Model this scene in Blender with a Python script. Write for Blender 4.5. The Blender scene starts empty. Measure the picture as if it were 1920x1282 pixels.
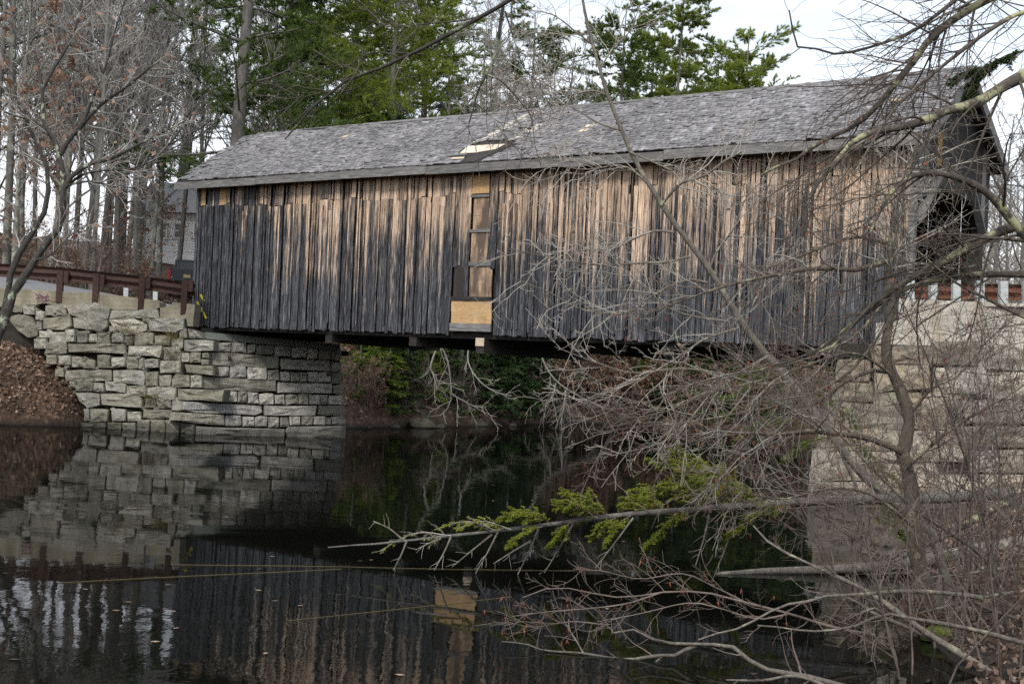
import bpy, math, random
import numpy as np
from mathutils import Vector, Matrix

SC = bpy.context.scene
COL = SC.collection
# ------------------------------------------------------------------ camera
F, PW, PH = 2600.0, 1920.0, 1282.0           # focal length and picture size in photograph pixels
H = 2.17                                      # eye height above the water
PITCH, ROLL = math.atan(67 / 2600), math.radians(3.1)
_fw = np.array([0, math.cos(PITCH), math.sin(PITCH)])
_u0 = np.array([0, -math.sin(PITCH), math.cos(PITCH)])
_r0 = np.array([1.0, 0, 0])
_R = _r0 * math.cos(ROLL) + _u0 * math.sin(ROLL)
_U = _u0 * math.cos(ROLL) - _r0 * math.sin(ROLL)
CAM = np.array([0, 0, H])
cd = bpy.data.cameras.new('camera'); cam = bpy.data.objects.new('camera', cd); COL.objects.link(cam)
cd.sensor_width = 36; cd.lens = 36 * F / PW; cd.clip_start = 0.1; cd.clip_end = 3000
m = Matrix.Identity(4)
for i in range(3):
    m[i][0], m[i][1], m[i][2], m[i][3] = _R[i], _U[i], -_fw[i], CAM[i]
cam.matrix_world = m
SC.camera = cam
SC.view_settings.view_transform = 'Standard'; SC.view_settings.look = 'None'
SC.view_settings.gamma = 1; SC.view_settings.exposure = 0.95
SC.view_settings.use_curve_mapping = False
SC.cycles.max_bounces = 5; SC.cycles.diffuse_bounces = 3; SC.cycles.glossy_bounces = 3; SC.cycles.transmission_bounces = 2
SC.cycles.caustics_reflective = False; SC.cycles.caustics_refractive = False
SC.cycles.use_denoising = False
SC.cycles.use_adaptive_sampling = True; SC.cycles.adaptive_min_samples = 72; SC.cycles.adaptive_threshold = 0.012

# ------------------------------------------------------------------ sky: thin bright overcast with pale blue gaps
SUN_EL, SUN_AZ = math.radians(42), math.radians(200)      # azimuth clockwise from +Y: behind the camera, a little to the left
W = bpy.data.worlds.new('World'); SC.world = W; W.use_nodes = True
nt = W.node_tree; nt.nodes.clear()
out = nt.nodes.new('ShaderNodeOutputWorld'); bg = nt.nodes.new('ShaderNodeBackground')
sky = nt.nodes.new('ShaderNodeTexSky'); sky.sky_type = 'NISHITA'; sky.sun_disc = False
sky.sun_elevation = SUN_EL; sky.sun_rotation = SUN_AZ; sky.air_density = 1.2; sky.dust_density = 2.0
tc = nt.nodes.new('ShaderNodeTexCoord'); mp = nt.nodes.new('ShaderNodeMapping'); mp.inputs['Scale'].default_value = (3.0, 3.0, 9.0)
nz = nt.nodes.new('ShaderNodeTexNoise'); nz.inputs['Scale'].default_value = 1.3; nz.inputs['Detail'].default_value = 6
rp = nt.nodes.new('ShaderNodeValToRGB'); rp.color_ramp.elements[0].position = 0.36; rp.color_ramp.elements[1].position = 0.60
rp.color_ramp.elements[0].color = (0.56, 0.56, 0.56, 1); rp.color_ramp.elements[1].color = (1, 1, 1, 1)
mx = nt.nodes.new('ShaderNodeMix'); mx.data_type = 'RGBA'
mx.inputs[7].default_value = (6.6, 6.85, 7.3, 1)
nt.links.new(tc.outputs['Generated'], mp.inputs['Vector']); nt.links.new(mp.outputs[0], nz.inputs['Vector'])
nt.links.new(nz.outputs['Fac'], rp.inputs['Fac']); nt.links.new(rp.outputs['Color'], mx.inputs[0])
nt.links.new(sky.outputs[0], mx.inputs[6]); nt.links.new(mx.outputs[2], bg.inputs['Color'])
bg.inputs['Strength'].default_value = 0.1
nt.links.new(bg.outputs[0], out.inputs['Surface'])
# ------------------------------------------------------------------ sun through thin cloud
sl = bpy.data.lights.new('sun', 'SUN'); sl.energy = 1.5; sl.angle = math.radians(12); sl.color = (1, 0.93, 0.84)
so = bpy.data.objects.new('sun', sl); COL.objects.link(so)
sd = Vector((math.sin(SUN_AZ) * math.cos(SUN_EL), math.cos(SUN_AZ) * math.cos(SUN_EL), math.sin(SUN_EL)))
so.rotation_euler = sd.to_track_quat('Z', 'Y').to_euler(); so.location = sd * 50

# ------------------------------------------------------------------ helpers
def ray(x, y):
    d = _fw + _R * ((x - PW / 2) / F) - _U * ((y - PH / 2) / F)
    return d / d[1]
def at(x, y, Y):
    return CAM + ray(x, y) * Y
def onz(x, y, z):
    d = ray(x, y); return CAM + d * ((z - H) / d[2])
def onplane(x, y, p0, n):
    d = ray(x, y); return CAM + d * (np.dot(p0 - CAM, n) / np.dot(d, n))
def pix(p):
    d = np.asarray(p, float) - CAM; k = d @ _fw
    return (PW / 2 + F * (d @ _R) / k, PH / 2 - F * (d @ _U) / k)

def link(name, me, mat=None, parent=None, kind=None):
    o = bpy.data.objects.new(name, me); COL.objects.link(o)
    if mat is not None and me is not None and not me.materials: me.materials.append(mat)
    if parent is not None: o.parent = parent
    if kind: o['kind'] = kind
    return o
def pymesh(name, v, f, smooth=False):
    me = bpy.data.meshes.new(name); me.from_pydata([tuple(map(float, p)) for p in v], [], [tuple(map(int, q)) for q in f]); me.update()
    if smooth:
        me.polygons.foreach_set('use_smooth', [True] * len(me.polygons))
    return me
def npmesh(name, v, f, smooth=False, mats=None, midx=None):
    """v (N,3), f (M,k) with one face size."""
    me = bpy.data.meshes.new(name); v = np.asarray(v, np.float32); f = np.asarray(f, np.int32); k = f.shape[1]
    me.vertices.add(len(v)); me.vertices.foreach_set('co', v.ravel())
    me.loops.add(f.size); me.loops.foreach_set('vertex_index', f.ravel())
    me.polygons.add(len(f)); me.polygons.foreach_set('loop_start', np.arange(0, f.size, k, dtype=np.int32))
    if smooth: me.polygons.foreach_set('use_smooth', np.ones(len(f), bool))
    me.update(calc_edges=True)
    return me
def thing(name, label, cat, loc=(0, 0, 0), rz=0.0, group=None):
    o = bpy.data.objects.new(name, None); COL.objects.link(o); o.empty_display_size = 0.3
    o.location = tuple(map(float, loc)); o.rotation_euler = (0, 0, rz); o['label'] = label; o['category'] = cat
    if group: o['group'] = group
    return o
def tag(o, label, cat, group=None):
    o['label'] = label; o['category'] = cat
    if group: o['group'] = group
    return o
BOXF = [(0, 3, 2, 1), (4, 5, 6, 7), (0, 1, 5, 4), (1, 2, 6, 5), (2, 3, 7, 6), (3, 0, 4, 7)]
def boxv(x0, x1, y0, y1, z0, z1):
    return [(x0, y0, z0), (x1, y0, z0), (x1, y1, z0), (x0, y1, z0), (x0, y0, z1), (x1, y0, z1), (x1, y1, z1), (x0, y1, z1)]
def boxes(name, lst, mat, parent=None, kind=None, fn=None):
    v, f = [], []
    for b in lst:
        q = boxv(*b) if len(b) == 6 else list(b); n = len(v); v += q; f += [tuple(i + n for i in t) for t in BOXF]
    if fn: v = [fn(p) for p in v]
    return link(name, pymesh(name, v, f), mat, parent, kind)
def beam(p, q, w, h, up=(0, 0, 1)):
    """8 corners of a square bar from p to q."""
    p, q, up = np.array(p, float), np.array(q, float), np.array(up, float)
    d = (q - p) / np.linalg.norm(q - p); s = np.cross(d, up); s /= np.linalg.norm(s); t = np.cross(s, d)
    c = [(-1, -1), (1, -1), (1, 1), (-1, 1)]
    return [tuple(p + s * a * w / 2 + t * b * h / 2) for a, b in c] + [tuple(q + s * a * w / 2 + t * b * h / 2) for a, b in c]

ORD = ['first', 'second', 'third', 'fourth', 'fifth', 'sixth', 'seventh', 'eighth', 'ninth', 'tenth', 'eleventh', 'twelfth',
       'thirteenth', 'fourteenth', 'fifteenth', 'sixteenth', 'seventeenth', 'eighteenth', 'nineteenth', 'twentieth',
       'twenty-first', 'twenty-second', 'twenty-third', 'twenty-fourth', 'twenty-fifth', 'twenty-sixth', 'twenty-seventh', 'twenty-eighth',
       'twenty-ninth', 'thirtieth', 'thirty-first', 'thirty-second', 'thirty-third', 'thirty-fourth', 'thirty-fifth', 'thirty-sixth', 'thirty-seventh', 'thirty-eighth', 'thirty-ninth', 'fortieth', 'forty-first', 'forty-second', 'forty-third', 'forty-fourth', 'forty-fifth']

# ------------------------------------------------------------------ materials
class NT:
    def __init__(s, name):
        s.m = bpy.data.materials.new(name); s.m.use_nodes = True; s.t = s.m.node_tree
        s.b = s.t.nodes['Principled BSDF']; s.b.inputs['Specular IOR Level'].default_value = 0.25
    def n(s, t, **k):
        o = s.t.nodes.new('ShaderNode' + t)
        for a, v in k.items(): setattr(o, a, v)
        return o
    def l(s, a, b): s.t.links.new(a, b)
    def co(s, kind='Object', scale=(1, 1, 1)):
        c = s.n('TexCoord'); m = s.n('Mapping'); m.inputs['Scale'].default_value = scale; s.l(c.outputs[kind], m.inputs['Vector']); return m.outputs[0]
    def noise(s, vec, scale, detail=4, rough=.55, dist=0):
        o = s.n('TexNoise'); o.inputs['Scale'].default_value = scale; o.inputs['Detail'].default_value = detail
        o.inputs['Roughness'].default_value = rough; o.inputs['Distortion'].default_value = dist
        if vec is not None: s.l(vec, o.inputs['Vector'])
        return o.outputs['Fac']
    def ramp(s, fac, stops):
        r = s.n('ValToRGB'); e = r.color_ramp.elements
        while len(e) < len(stops): e.new(.5)
        for i, (p, c) in enumerate(stops):
            e[i].position = p; e[i].color = (c[0], c[1], c[2], 1) if isinstance(c, (tuple, list)) else (c, c, c, 1)
        s.l(fac, r.inputs['Fac']); return r.outputs['Color']
    def math(s, op, a, b=None, clamp=False):
        o = s.n('Math', operation=op, use_clamp=clamp)
        for i, v in enumerate((a, b)):
            if v is None: continue
            if isinstance(v, (int, float)): o.inputs[i].default_value = v
            else: s.l(v, o.inputs[i])
        return o.outputs[0]
    def mix(s, fac, a, b, blend='MIX'):
        o = s.n('Mix', data_type='RGBA', blend_type=blend)
        for i, v in ((0, fac), (6, a), (7, b)):
            if isinstance(v, (int, float)): o.inputs[i].default_value = v
            elif isinstance(v, (tuple, list)): o.inputs[i].default_value = (*v[:3], 1)
            else: s.l(v, o.inputs[i])
        return o.outputs[2]
    def bump(s, h, st=.5, dist=.02):
        o = s.n('Bump'); o.inputs['Strength'].default_value = st; o.inputs['Distance'].default_value = dist
        s.l(h, o.inputs['Height']); s.l(o.outputs[0], s.b.inputs['Normal'])
    def done(s, col=None, rough=.85):
        if col is not None:
            if isinstance(col, (tuple, list)): s.b.inputs['Base Color'].default_value = (*col, 1)
            else: s.l(col, s.b.inputs['Base Color'])
        s.b.inputs['Roughness'].default_value = rough
        return s.m
    def rnd(s): return s.n('ObjectInfo').outputs['Random']
    def isl(s): return s.n('NewGeometry').outputs['Random Per Island']

def simple(name, c1, c2, scale=8, rough=.85, bump=.3, dist=.01, vary=0.0, spec=.25, metal=0, coord='Object', island=False):
    t = NT(name); v = t.co(coord); f = t.noise(v, scale, 6, .6)
    c = t.ramp(f, [(.3, c1), (.7, c2)])
    if vary:
        r = t.isl() if island else t.rnd()
        c = t.mix(1.0, c, t.ramp(r, [(0, 1 - vary), (1, 1 + vary)]), 'MULTIPLY')
    if bump: t.bump(f, bump, dist)
    t.b.inputs['Specular IOR Level'].default_value = spec; t.b.inputs['Metallic'].default_value = metal
    return t.done(c, rough)

def m_siding():
    t = NT('weathered_siding')
    v = t.co('Object'); sp = t.n('SeparateXYZ'); t.l(v, sp.inputs[0]); X, Z = sp.outputs[0], sp.outputs[2]
    rnd = t.rnd()
    off = t.n('CombineXYZ'); t.l(t.math('MULTIPLY', rnd, 37.0), off.inputs[0]); t.l(t.math('MULTIPLY', rnd, 53.0), off.inputs[2])
    va = t.n('VectorMath', operation='ADD'); t.l(v, va.inputs[0]); t.l(off.outputs[0], va.inputs[1])
    def sc(k):
        q = t.n('VectorMath', operation='MULTIPLY'); t.l(va.outputs[0], q.inputs[0]); q.inputs[1].default_value = k; return q.outputs[0]
    grain = t.noise(sc((1, 1, .035)), 60, 5, .65, .6)
    streak = t.noise(sc((1, 1, .05)), 17, 5, .65, .3)
    blot = t.noise(v, .55, 4, .55)
    big = t.noise(sc((1, 1, .3)), 2.2, 3)
    # height above which the boards stayed unstained; rises towards the left end of the wall
    k = t.math('SUBTRACT', 1.0, t.math('DIVIDE', X, 5.5), True)
    zt = t.math('ADD', 6.3, t.math('MULTIPLY', t.math('POWER', k, 1.6), 2.7))
    zt = t.math('SUBTRACT', zt, t.math('MULTIPLY', t.math('DIVIDE', X, 22.0), .5))
    h = t.math('SUBTRACT', Z, zt)
    h = t.math('ADD', h, t.math('MULTIPLY', t.math('SUBTRACT', streak, .5), 6.5))
    h = t.math('ADD', h, t.math('MULTIPLY', t.math('SUBTRACT', blot, .5), 4.2))
    h = t.math('ADD', h, t.math('MULTIPLY', t.math('SUBTRACT', rnd, .5), 2.2))
    h = t.math('ADD', h, t.math('MULTIPLY', t.math('SUBTRACT', grain, .5), 4.0))
    tan = t.math('ADD', t.math('MULTIPLY', h, .52), .45, True)
    dark = t.ramp(grain, [(.32, (.006, .0065, .008)), (.46, (.026, .027, .032)), (.56, (.085, .09, .103)), (.72, (.31, .32, .35))])
    dark = t.mix(t.math('MULTIPLY', t.ramp(big, [(.5, 0), (.75, 1)]), .5), dark, (.11, .118, .135))
    warm = t.ramp(grain, [(.31, (.05, .035, .025)), (.43, (.27, .19, .135)), (.57, (.56, .42, .31)), (.75, (.80, .66, .53))])
    warm = t.mix(t.math('MULTIPLY', t.ramp(big, [(.45, 0), (.7, 1)]), .45), warm, (.34, .30, .27))
    c = t.mix(tan, dark, warm)
    c = t.mix(1.0, c, t.ramp(rnd, [(0, .62), (1, 1.32)]), 'MULTIPLY')
    # knots
    vo = t.n('TexVoronoi'); vo.inputs['Scale'].default_value = 2.4; t.l(sc((1, 1, .55)), vo.inputs['Vector'])
    kn = t.ramp(vo.outputs['Distance'], [(.035, 1), (.075, 0)])
    c = t.mix(t.math('MULTIPLY', kn, .85), c, t.mix(streak, (.02, .015, .012), (.42, .26, .15)))
    t.bump(grain, .7, .012)
    t.b.inputs['Specular IOR Level'].default_value = .2
    return t.done(c, .8)
def m_oldwood(name, lo, mid, hi, rough=.85):
    t = NT(name); v = t.co('Object', (1, 1, 1)); g = t.noise(t.co('Object', (.25, 3, 3)), 14, 6, .65, .4)
    b = t.noise(v, 1.2, 3)
    c = t.ramp(g, [(.3, lo), (.52, mid), (.75, hi)]); c = t.mix(t.math('MULTIPLY', b, .35), c, lo)
    c = t.mix(1.0, c, t.ramp(t.rnd(), [(0, .8), (1, 1.2)]), 'MULTIPLY')
    t.bump(g, .5, .01); return t.done(c, rough)
def m_shingle():
    t = NT('cedar_shingle'); v = t.co('Object'); r = t.math('FRACT', t.math('ADD', t.isl(), t.math('MULTIPLY', t.rnd(), 1.0)))
    g = t.noise(t.co('Object', (1, .12, .12)), 40, 4, .6)
    blot = t.noise(v, .5, 5, .6); fine = t.noise(v, 5, 4)
    c = t.ramp(r, [(0, (.15, .15, .157)), (.3, (.20, .20, .21)), (.7, (.255, .255, .27)), (.97, (.29, .29, .31)), (1, (.40, .40, .43))])
    c = t.mix(1.0, c, t.ramp(g, [(.3, .55), (.7, 1.3)]), 'MULTIPLY')
    c = t.mix(1.0, c, t.ramp(blot, [(.35, .80), (.68, 1.2)]), 'MULTIPLY')
    c = t.mix(t.math('MULTIPLY', t.ramp(fine, [(.58, 0), (.72, 1)]), .35), c, (.13, .12, .10))
    t.bump(g, .5, .008); return t.done(c, .8)
def m_granite(name, base, lichen=.3, warm=0.0, tide=True):
    t = NT(name); v = t.co('Object'); r = t.rnd()
    f1 = t.noise(v, 3.2, 6, .62); f2 = t.noise(v, 26, 5, .7); f3 = t.noise(v, 110, 3, .7)
    b = np.array(base)
    c = t.ramp(f1, [(.28, tuple(b * .55)), (.5, tuple(b)), (.74, tuple(b * 1.42))])
    c = t.mix(1.0, c, t.ramp(f2, [(.32, .42), (.5, 1.0), (.68, 1.45)]), 'MULTIPLY')
    c = t.mix(1.0, c, t.ramp(f3, [(.3, .7), (.7, 1.25)]), 'MULTIPLY')
    c = t.mix(1.0, c, t.ramp(r, [(0, (.55, .55, .53)), (.3, (.88, .86, .77)), (.65, (1.0, 1.0, 1.03)), (1, (1.5, 1.48, 1.42))]), 'MULTIPLY')
    l1 = t.noise(v, 1.1, 5, .6, .3)
    c = t.mix(t.math('MULTIPLY', t.ramp(l1, [(.45, 0), (.62, 1)]), lichen), c, (.20, .20, .15))
    c = t.mix(t.math('MULTIPLY', t.ramp(t.noise(t.co('Object', (1, 1, .25)), 2.3, 5, .6), [(.57, 0), (.72, 1)]), .55), c, (.06, .055, .05))
    if warm: c = t.mix(t.math('MULTIPLY', t.ramp(t.noise(v, .8, 5, .6), [(.42, 0), (.7, 1)]), warm), c, (.42, .27, .14))
    if tide:   # dark stain the river leaves just above its level
        g = t.n('NewGeometry'); sp = t.n('SeparateXYZ'); t.l(g.outputs['Position'], sp.inputs[0])
        c = t.mix(t.math('MULTIPLY', t.ramp(sp.outputs[2], [(.10, 1), (.42, 0)]), .72), c, (.04, .04, .032))
    h = t.math('ADD', t.math('MULTIPLY', f2, .7), t.math('MULTIPLY', f1, 1.2))
    t.bump(h, .9, .05); return t.done(c, .9)
def m_concrete(name, base, stain):
    t = NT(name); v = t.co('Object'); f = t.noise(v, 2.5, 6, .6); g = t.noise(v, 30, 4, .6)
    s = t.noise(t.co('Object', (1, 1, .12)), 2.2, 5, .6)
    b = np.array(base); c = t.ramp(f, [(.3, tuple(b * .7)), (.7, tuple(b * 1.2))])
    c = t.mix(1.0, c, t.ramp(g, [(.3, .8), (.7, 1.15)]), 'MULTIPLY')
    c = t.mix(t.math('MULTIPLY', t.ramp(s, [(.5, 0), (.7, 1)]), .55), c, stain)
    # faint board-form lines
    wv = t.n('TexWave', wave_type='BANDS', bands_direction='Z'); wv.inputs['Scale'].default_value = 2.2; wv.inputs['Distortion'].default_value = 1.2; t.l(v, wv.inputs['Vector'])
    c = t.mix(1.0, c, t.ramp(wv.outputs['Fac'], [(0, .86), (.2, 1.0)]), 'MULTIPLY')
    t.bump(g, .35, .01); return t.done(c, .9)
def m_plywood(name, base, dark, amt):
    t = NT(name); v = t.co('Object', (1, 1, 1)); g = t.noise(t.co('Object', (.5, 1, 2.2)), 7, 5, .6, 2.2)
    f = t.noise(v, 1.6, 4); b = np.array(base)
    c = t.ramp(g, [(.3, tuple(b * .62)), (.48, tuple(b)), (.7, tuple(np.minimum(b * 1.25, .95)))])
    c = t.mix(t.math('MULTIPLY', t.ramp(t.noise(t.co('Object', (2.2, 1, .5)), 1.4, 4, .6), [(.38, 0), (.54, 1)]), amt), c, dark)
    k = t.noise(t.co('Object', (1, 1, .5)), 9, 2); c = t.mix(t.math('MULTIPLY', t.ramp(k, [(.66, 0), (.74, 1)]), .6), c, tuple(b * .4))
    t.bump(g, .25, .005); return t.done(c, .75)
def m_bark(name, lo, hi, lichen, lamt, scale=5, rough=.9, cov=.5):
    t = NT(name); v = t.co('Object'); f = t.noise(t.co('Object', (1, 1, .3)), scale * 3, 6, .65, .4); g = t.noise(v, scale * .55, 5, .65)
    c = t.ramp(f, [(.3, lo), (.7, hi)])
    c = t.mix(t.math('MULTIPLY', t.ramp(g, [(cov, 0), (cov + .05, 1)]), lamt), c, lichen)
    c = t.mix(1.0, c, t.ramp(t.rnd(), [(0, .75), (1, 1.2)]), 'MULTIPLY')
    t.bump(f, .8, .02); return t.done(c, rough)
def m_leaf(name, cols, trans=.25, rough=.6):
    t = NT(name); r = t.isl(); o = t.rnd(); n = len(cols)
    c = t.ramp(r, [(i / max(1, n - 1), cc) for i, cc in enumerate(cols)])
    c = t.mix(1.0, c, t.ramp(o, [(0, (.78, .82, .85)), (1, (1.2, 1.15, 1.05))]), 'MULTIPLY')
    t.l(c, t.b.inputs['Base Color'])
    tr = t.n('BsdfTranslucent'); t.l(c, tr.inputs['Color']); ms = t.n('MixShader'); ms.inputs[0].default_value = trans
    t.l(t.b.outputs[0], ms.inputs[1]); t.l(tr.outputs[0], ms.inputs[2])
    t.l(ms.outputs[0], t.t.nodes['Material Output'].inputs['Surface'])
    return t.done(None, rough)
def m_water():
    t = NT('dark_river_water'); v = t.co('Object')
    n1 = t.noise(t.co('Object', (1, .55, 1)), 3.4, 3, .5, .4); n2 = t.noise(t.co('Object', (1, .6, 1)), .7, 3, .5); n3 = t.noise(t.co('Object', (1, .5, 1)), 15, 2, .5)
    # calm and lightly ruffled streaks
    pat = t.ramp(t.noise(t.co('Object', (.25, 1, 1)), .33, 3, .5, .5), [(.35, .22), (.65, 1)])
    h = t.math('ADD', t.math('MULTIPLY', n1, .5), t.math('ADD', t.math('MULTIPLY', n2, 1.1), t.math('MULTIPLY', n3, .10)))
    h = t.math('MULTIPLY', h, pat)
    t.bump(h, .022, .2)
    nrm_ = t.b.inputs['Normal'].links[0].from_socket
    gl_ = t.n('BsdfGlossy'); gl_.inputs['Color'].default_value = (.60, .61, .63, 1); gl_.inputs['Roughness'].default_value = .022
    df = t.n('BsdfDiffuse'); df.inputs['Color'].default_value = (.004, .0045, .0034, 1)
    fr = t.n('Fresnel'); fr.inputs['IOR'].default_value = 1.33; ms = t.n('MixShader')
    t.l(nrm_, gl_.inputs['Normal']); t.l(nrm_, fr.inputs['Normal']); t.l(fr.outputs[0], ms.inputs[0]); t.l(df.outputs[0], ms.inputs[1]); t.l(gl_.outputs[0], ms.inputs[2])
    t.l(ms.outputs[0], t.t.nodes['Material Output'].inputs['Surface'])
    return t.m
def m_ground():
    t = NT('leaf_litter_ground'); v = t.co('Object')
    vo = t.n('TexVoronoi'); vo.inputs['Scale'].default_value = 9; t.l(v, vo.inputs['Vector'])
    f = t.noise(v, 1.1, 6, .6); g = t.noise(v, 18, 4, .6)
    c = t.ramp(vo.outputs['Color'], [(.1, (.035, .023, .016)), (.5, (.085, .053, .037)), (.9, (.17, .11, .077))])
    c = t.mix(1.0, c, t.ramp(g, [(.3, .55), (.7, 1.2)]), 'MULTIPLY')
    c = t.mix(t.ramp(f, [(.42, 0), (.62, .75)]), c, (.045, .032, .022))
    g2 = t.n('NewGeometry'); sp = t.n('SeparateXYZ'); t.l(g2.outputs['Position'], sp.inputs[0])
    c = t.mix(t.ramp(sp.outputs[2], [(.02, 1), (.22, 0)]), c, (.018, .014, .011))
    t.bump(vo.outputs['Distance'], .8, .06); return t.done(c, .95)

M = dict(
    siding=m_siding(),
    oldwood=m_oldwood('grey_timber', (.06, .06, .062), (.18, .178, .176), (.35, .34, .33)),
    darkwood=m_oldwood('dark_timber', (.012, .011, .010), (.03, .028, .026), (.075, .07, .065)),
    greenwood=m_oldwood('weathered_bearing_timber', (.09, .10, .09), (.20, .22, .20), (.33, .35, .33)),
    freshwood=m_oldwood('fresh_sawn_timber', (.42, .34, .25), (.62, .52, .40), (.75, .66, .54)),
    shingle=m_shingle(),
    shingle_pale=simple('split_pale_shingle', (.40, .37, .33), (.62, .59, .55), 9, .8, .3, vary=.2),
    tar=simple('torn_roofing_felt', (.02, .018, .018), (.06, .055, .055), 20, .9, .5),
    ply_new=m_plywood('new_plywood', (.50, .335, .17), (.27, .17, .085), .3),
    ply_roof=m_plywood('pale_plywood', (.62, .55, .44), (.42, .34, .25), .3),
    ply_old=m_plywood('weathered_plywood', (.40, .28, .19), (.05, .04, .035), .85),
    ply_dark=m_plywood('blackened_plywood', (.045, .037, .032), (.02, .018, .017), .5),
    granite=m_granite('grey_granite', (.31, .305, .285), .22),
    granite_wing=m_granite('lichened_granite', (.30, .293, .255), .42),
    granite_r=m_granite('warm_granite', (.30, .282, .25), .2, .34),
    core=simple('dark_joint_earth', (.02, .018, .015), (.045, .04, .033), 6, .95, .4, .04),  # dark earth filling that shows in the stone joints
    core_r=m_granite('dusty_joint_fill', (.05, .045, .038), .1, .2),
    conc=m_concrete('mossy_concrete', (.27, .245, .185), (.13, .125, .08)),
    conc_r=m_concrete('pale_concrete', (.43, .41, .365), (.26, .185, .11)),
    rust=simple('rusted_steel', (.028, .017, .015), (.075, .038, .03), 14, .7, .3, .004, .2),
    rust_r=simple('orange_rust', (.06, .024, .017), (.14, .06, .036), 14, .75, .3, .004, .2),
    galv=simple('weathered_post', (.27, .30, .31), (.46, .49, .49), 16, .6, .2, .004, .15),
    asphalt=simple('pale_asphalt', (.14, .145, .155), (.21, .215, .225), 18, .9, .3, .008),
    ground=m_ground(), water=m_water(),
    bark_grey=m_bark('grey_bark', (.06, .057, .052), (.18, .172, .16), (.32, .35, .28), .5),
    bark_pine=m_bark('pine_bark', (.065, .06, .057), (.19, .18, .17), (.2, .22, .17), .2, 4),
    bark_lichen=m_bark('lichened_bark', (.045, .038, .032), (.13, .115, .10), (.36, .37, .22), .85, 7, cov=.53),
    bark_left=m_bark('lichen_spotted_bark', (.025, .023, .021), (.075, .07, .064), (.30, .34, .25), .8, 5, cov=.57),
    bark_smooth=m_bark('smooth_alder_bark', (.06, .05, .04), (.145, .125, .10), (.34, .33, .22), .6, 8, cov=.56),
    bark_dead=m_bark('bleached_dead_wood', (.085, .074, .062), (.21, .19, .165), (.36, .37, .26), .5, 8, cov=.56),
    bark_white=m_bark('pale_branch_bark', (.11, .11, .105), (.27, .27, .255), (.25, .25, .21), .3, 6),
    twig=simple('brown_twig', (.085, .066, .057), (.19, .155, .135), 6, .85, 0, vary=.25),
    twig_grey=simple('grey_twig', (.20, .192, .182), (.39, .375, .355), 6, .85, 0, vary=.25),
    twig_dark=simple('dark_twig', (.06, .05, .042), (.15, .128, .108), 6, .85, 0, vary=.2),
    twig_pale=simple('pale_twig', (.21, .195, .17), (.38, .355, .32), 6, .85, 0, vary=.2),
    pine=m_leaf('pine_needles', [(.09, .14, .022), (.15, .215, .035), (.22, .285, .05), (.32, .37, .075)], .45),
    pine_dark=m_leaf('dark_pine_needles', [(.06, .10, .022), (.10, .155, .032), (.15, .21, .046)], .4),
    hemlock=m_leaf('hemlock_needles', [(.025, .055, .018), (.05, .095, .028), (.08, .14, .04)], .3),
    hemlock_mid=m_leaf('fresh_hemlock_needles', [(.07, .12, .018), (.12, .18, .026), (.18, .25, .036)], .3),
    hemlock_yel=m_leaf('yellowing_hemlock_needles', [(.14, .18, .018), (.24, .28, .025), (.36, .40, .045), (.30, .29, .05)], .3),
    leaf_brown=m_leaf('dry_oak_leaves', [(.13, .07, .05), (.21, .12, .085), (.30, .18, .13), (.38, .26, .19)], .3),
    litter=m_leaf('fallen_leaves', [(.07, .045, .034), (.135, .085, .062), (.22, .145, .107), (.35, .25, .19)], .05),
    catkin=m_leaf('red_brown_catkins', [(.16, .05, .035), (.28, .09, .06)], .15),
    grass=m_leaf('dry_grass', [(.16, .12, .06), (.28, .22, .12), (.12, .13, .04)], .2),
    moss=simple('moss', (.05, .07, .012), (.13, .16, .03), 12, .95, .6, .03),
    rock=m_granite('bank_rock', (.075, .072, .062), .4),
)
# ------------------------------------------------------------------ terrain, road, water
rng = np.random.default_rng(7)
# shoreline of the river as a closed polygon (x, y); the banks lie outside it
RIVER = np.array([(-3, 3.5), (2.6, 4.2), (3.3, 7), (3.5, 10.4), (3.85, 12.8), (4.2, 14.9), (5.0, 17), (6.3, 20), (7.3, 24), (8.2, 27.0), (9.8, 29.0), (8.6, 31.5),
                  (9.5, 36), (12, 45), (14, 58), (12, 70), (8, 76), (4, 71.5), (1.2, 66), (-1.2, 60.5), (-3.4, 56.5), (-5.4, 52.5), (-6.6, 49), (-7.4, 45.6),
                  (-9.4, 43.2), (-12.7, 42.9), (-12.75, 41.8), (-14.6, 40.6), (-17.5, 38), (-21, 33), (-24, 24), (-24, 10), (-18, 3)], float)
def river_sd(x, y):
    """signed distance: > 0 on land."""
    P = np.stack([x, y], -1); A = RIVER; B = np.roll(RIVER, -1, 0)
    best = np.full(x.shape, 1e9); ins = np.zeros(x.shape, bool)
    for a, b in zip(A, B):
        e = b - a; w = P - a; t = np.clip((w @ e) / (e @ e), 0, 1)
        best = np.minimum(best, np.hypot(*(np.moveaxis(w - t[..., None] * e, -1, 0))))
        c = ((a[1] > P[..., 1]) != (b[1] > P[..., 1])) & (P[..., 0] < (b[0] - a[0]) * (P[..., 1] - a[1]) / (b[1] - a[1] + 1e-12) + a[0])
        ins ^= c
    return np.where(ins, -best, best)
ROAD_L = np.array([(-7.2, 44.3, 3.58), (-9.5, 45.8, 3.60), (-12.5, 46.8, 3.84), (-17, 47.8, 4.42), (-24, 49.4, 5.2), (-36, 53, 6.4), (-60, 62, 8.5)], float)
ROAD_R = np.array([(9.0, 31.2, 4.1), (12.5, 28.8, 4.12), (18, 25.6, 4.15), (30, 19, 4.2), (60, 2, 4.3)], float)
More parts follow.
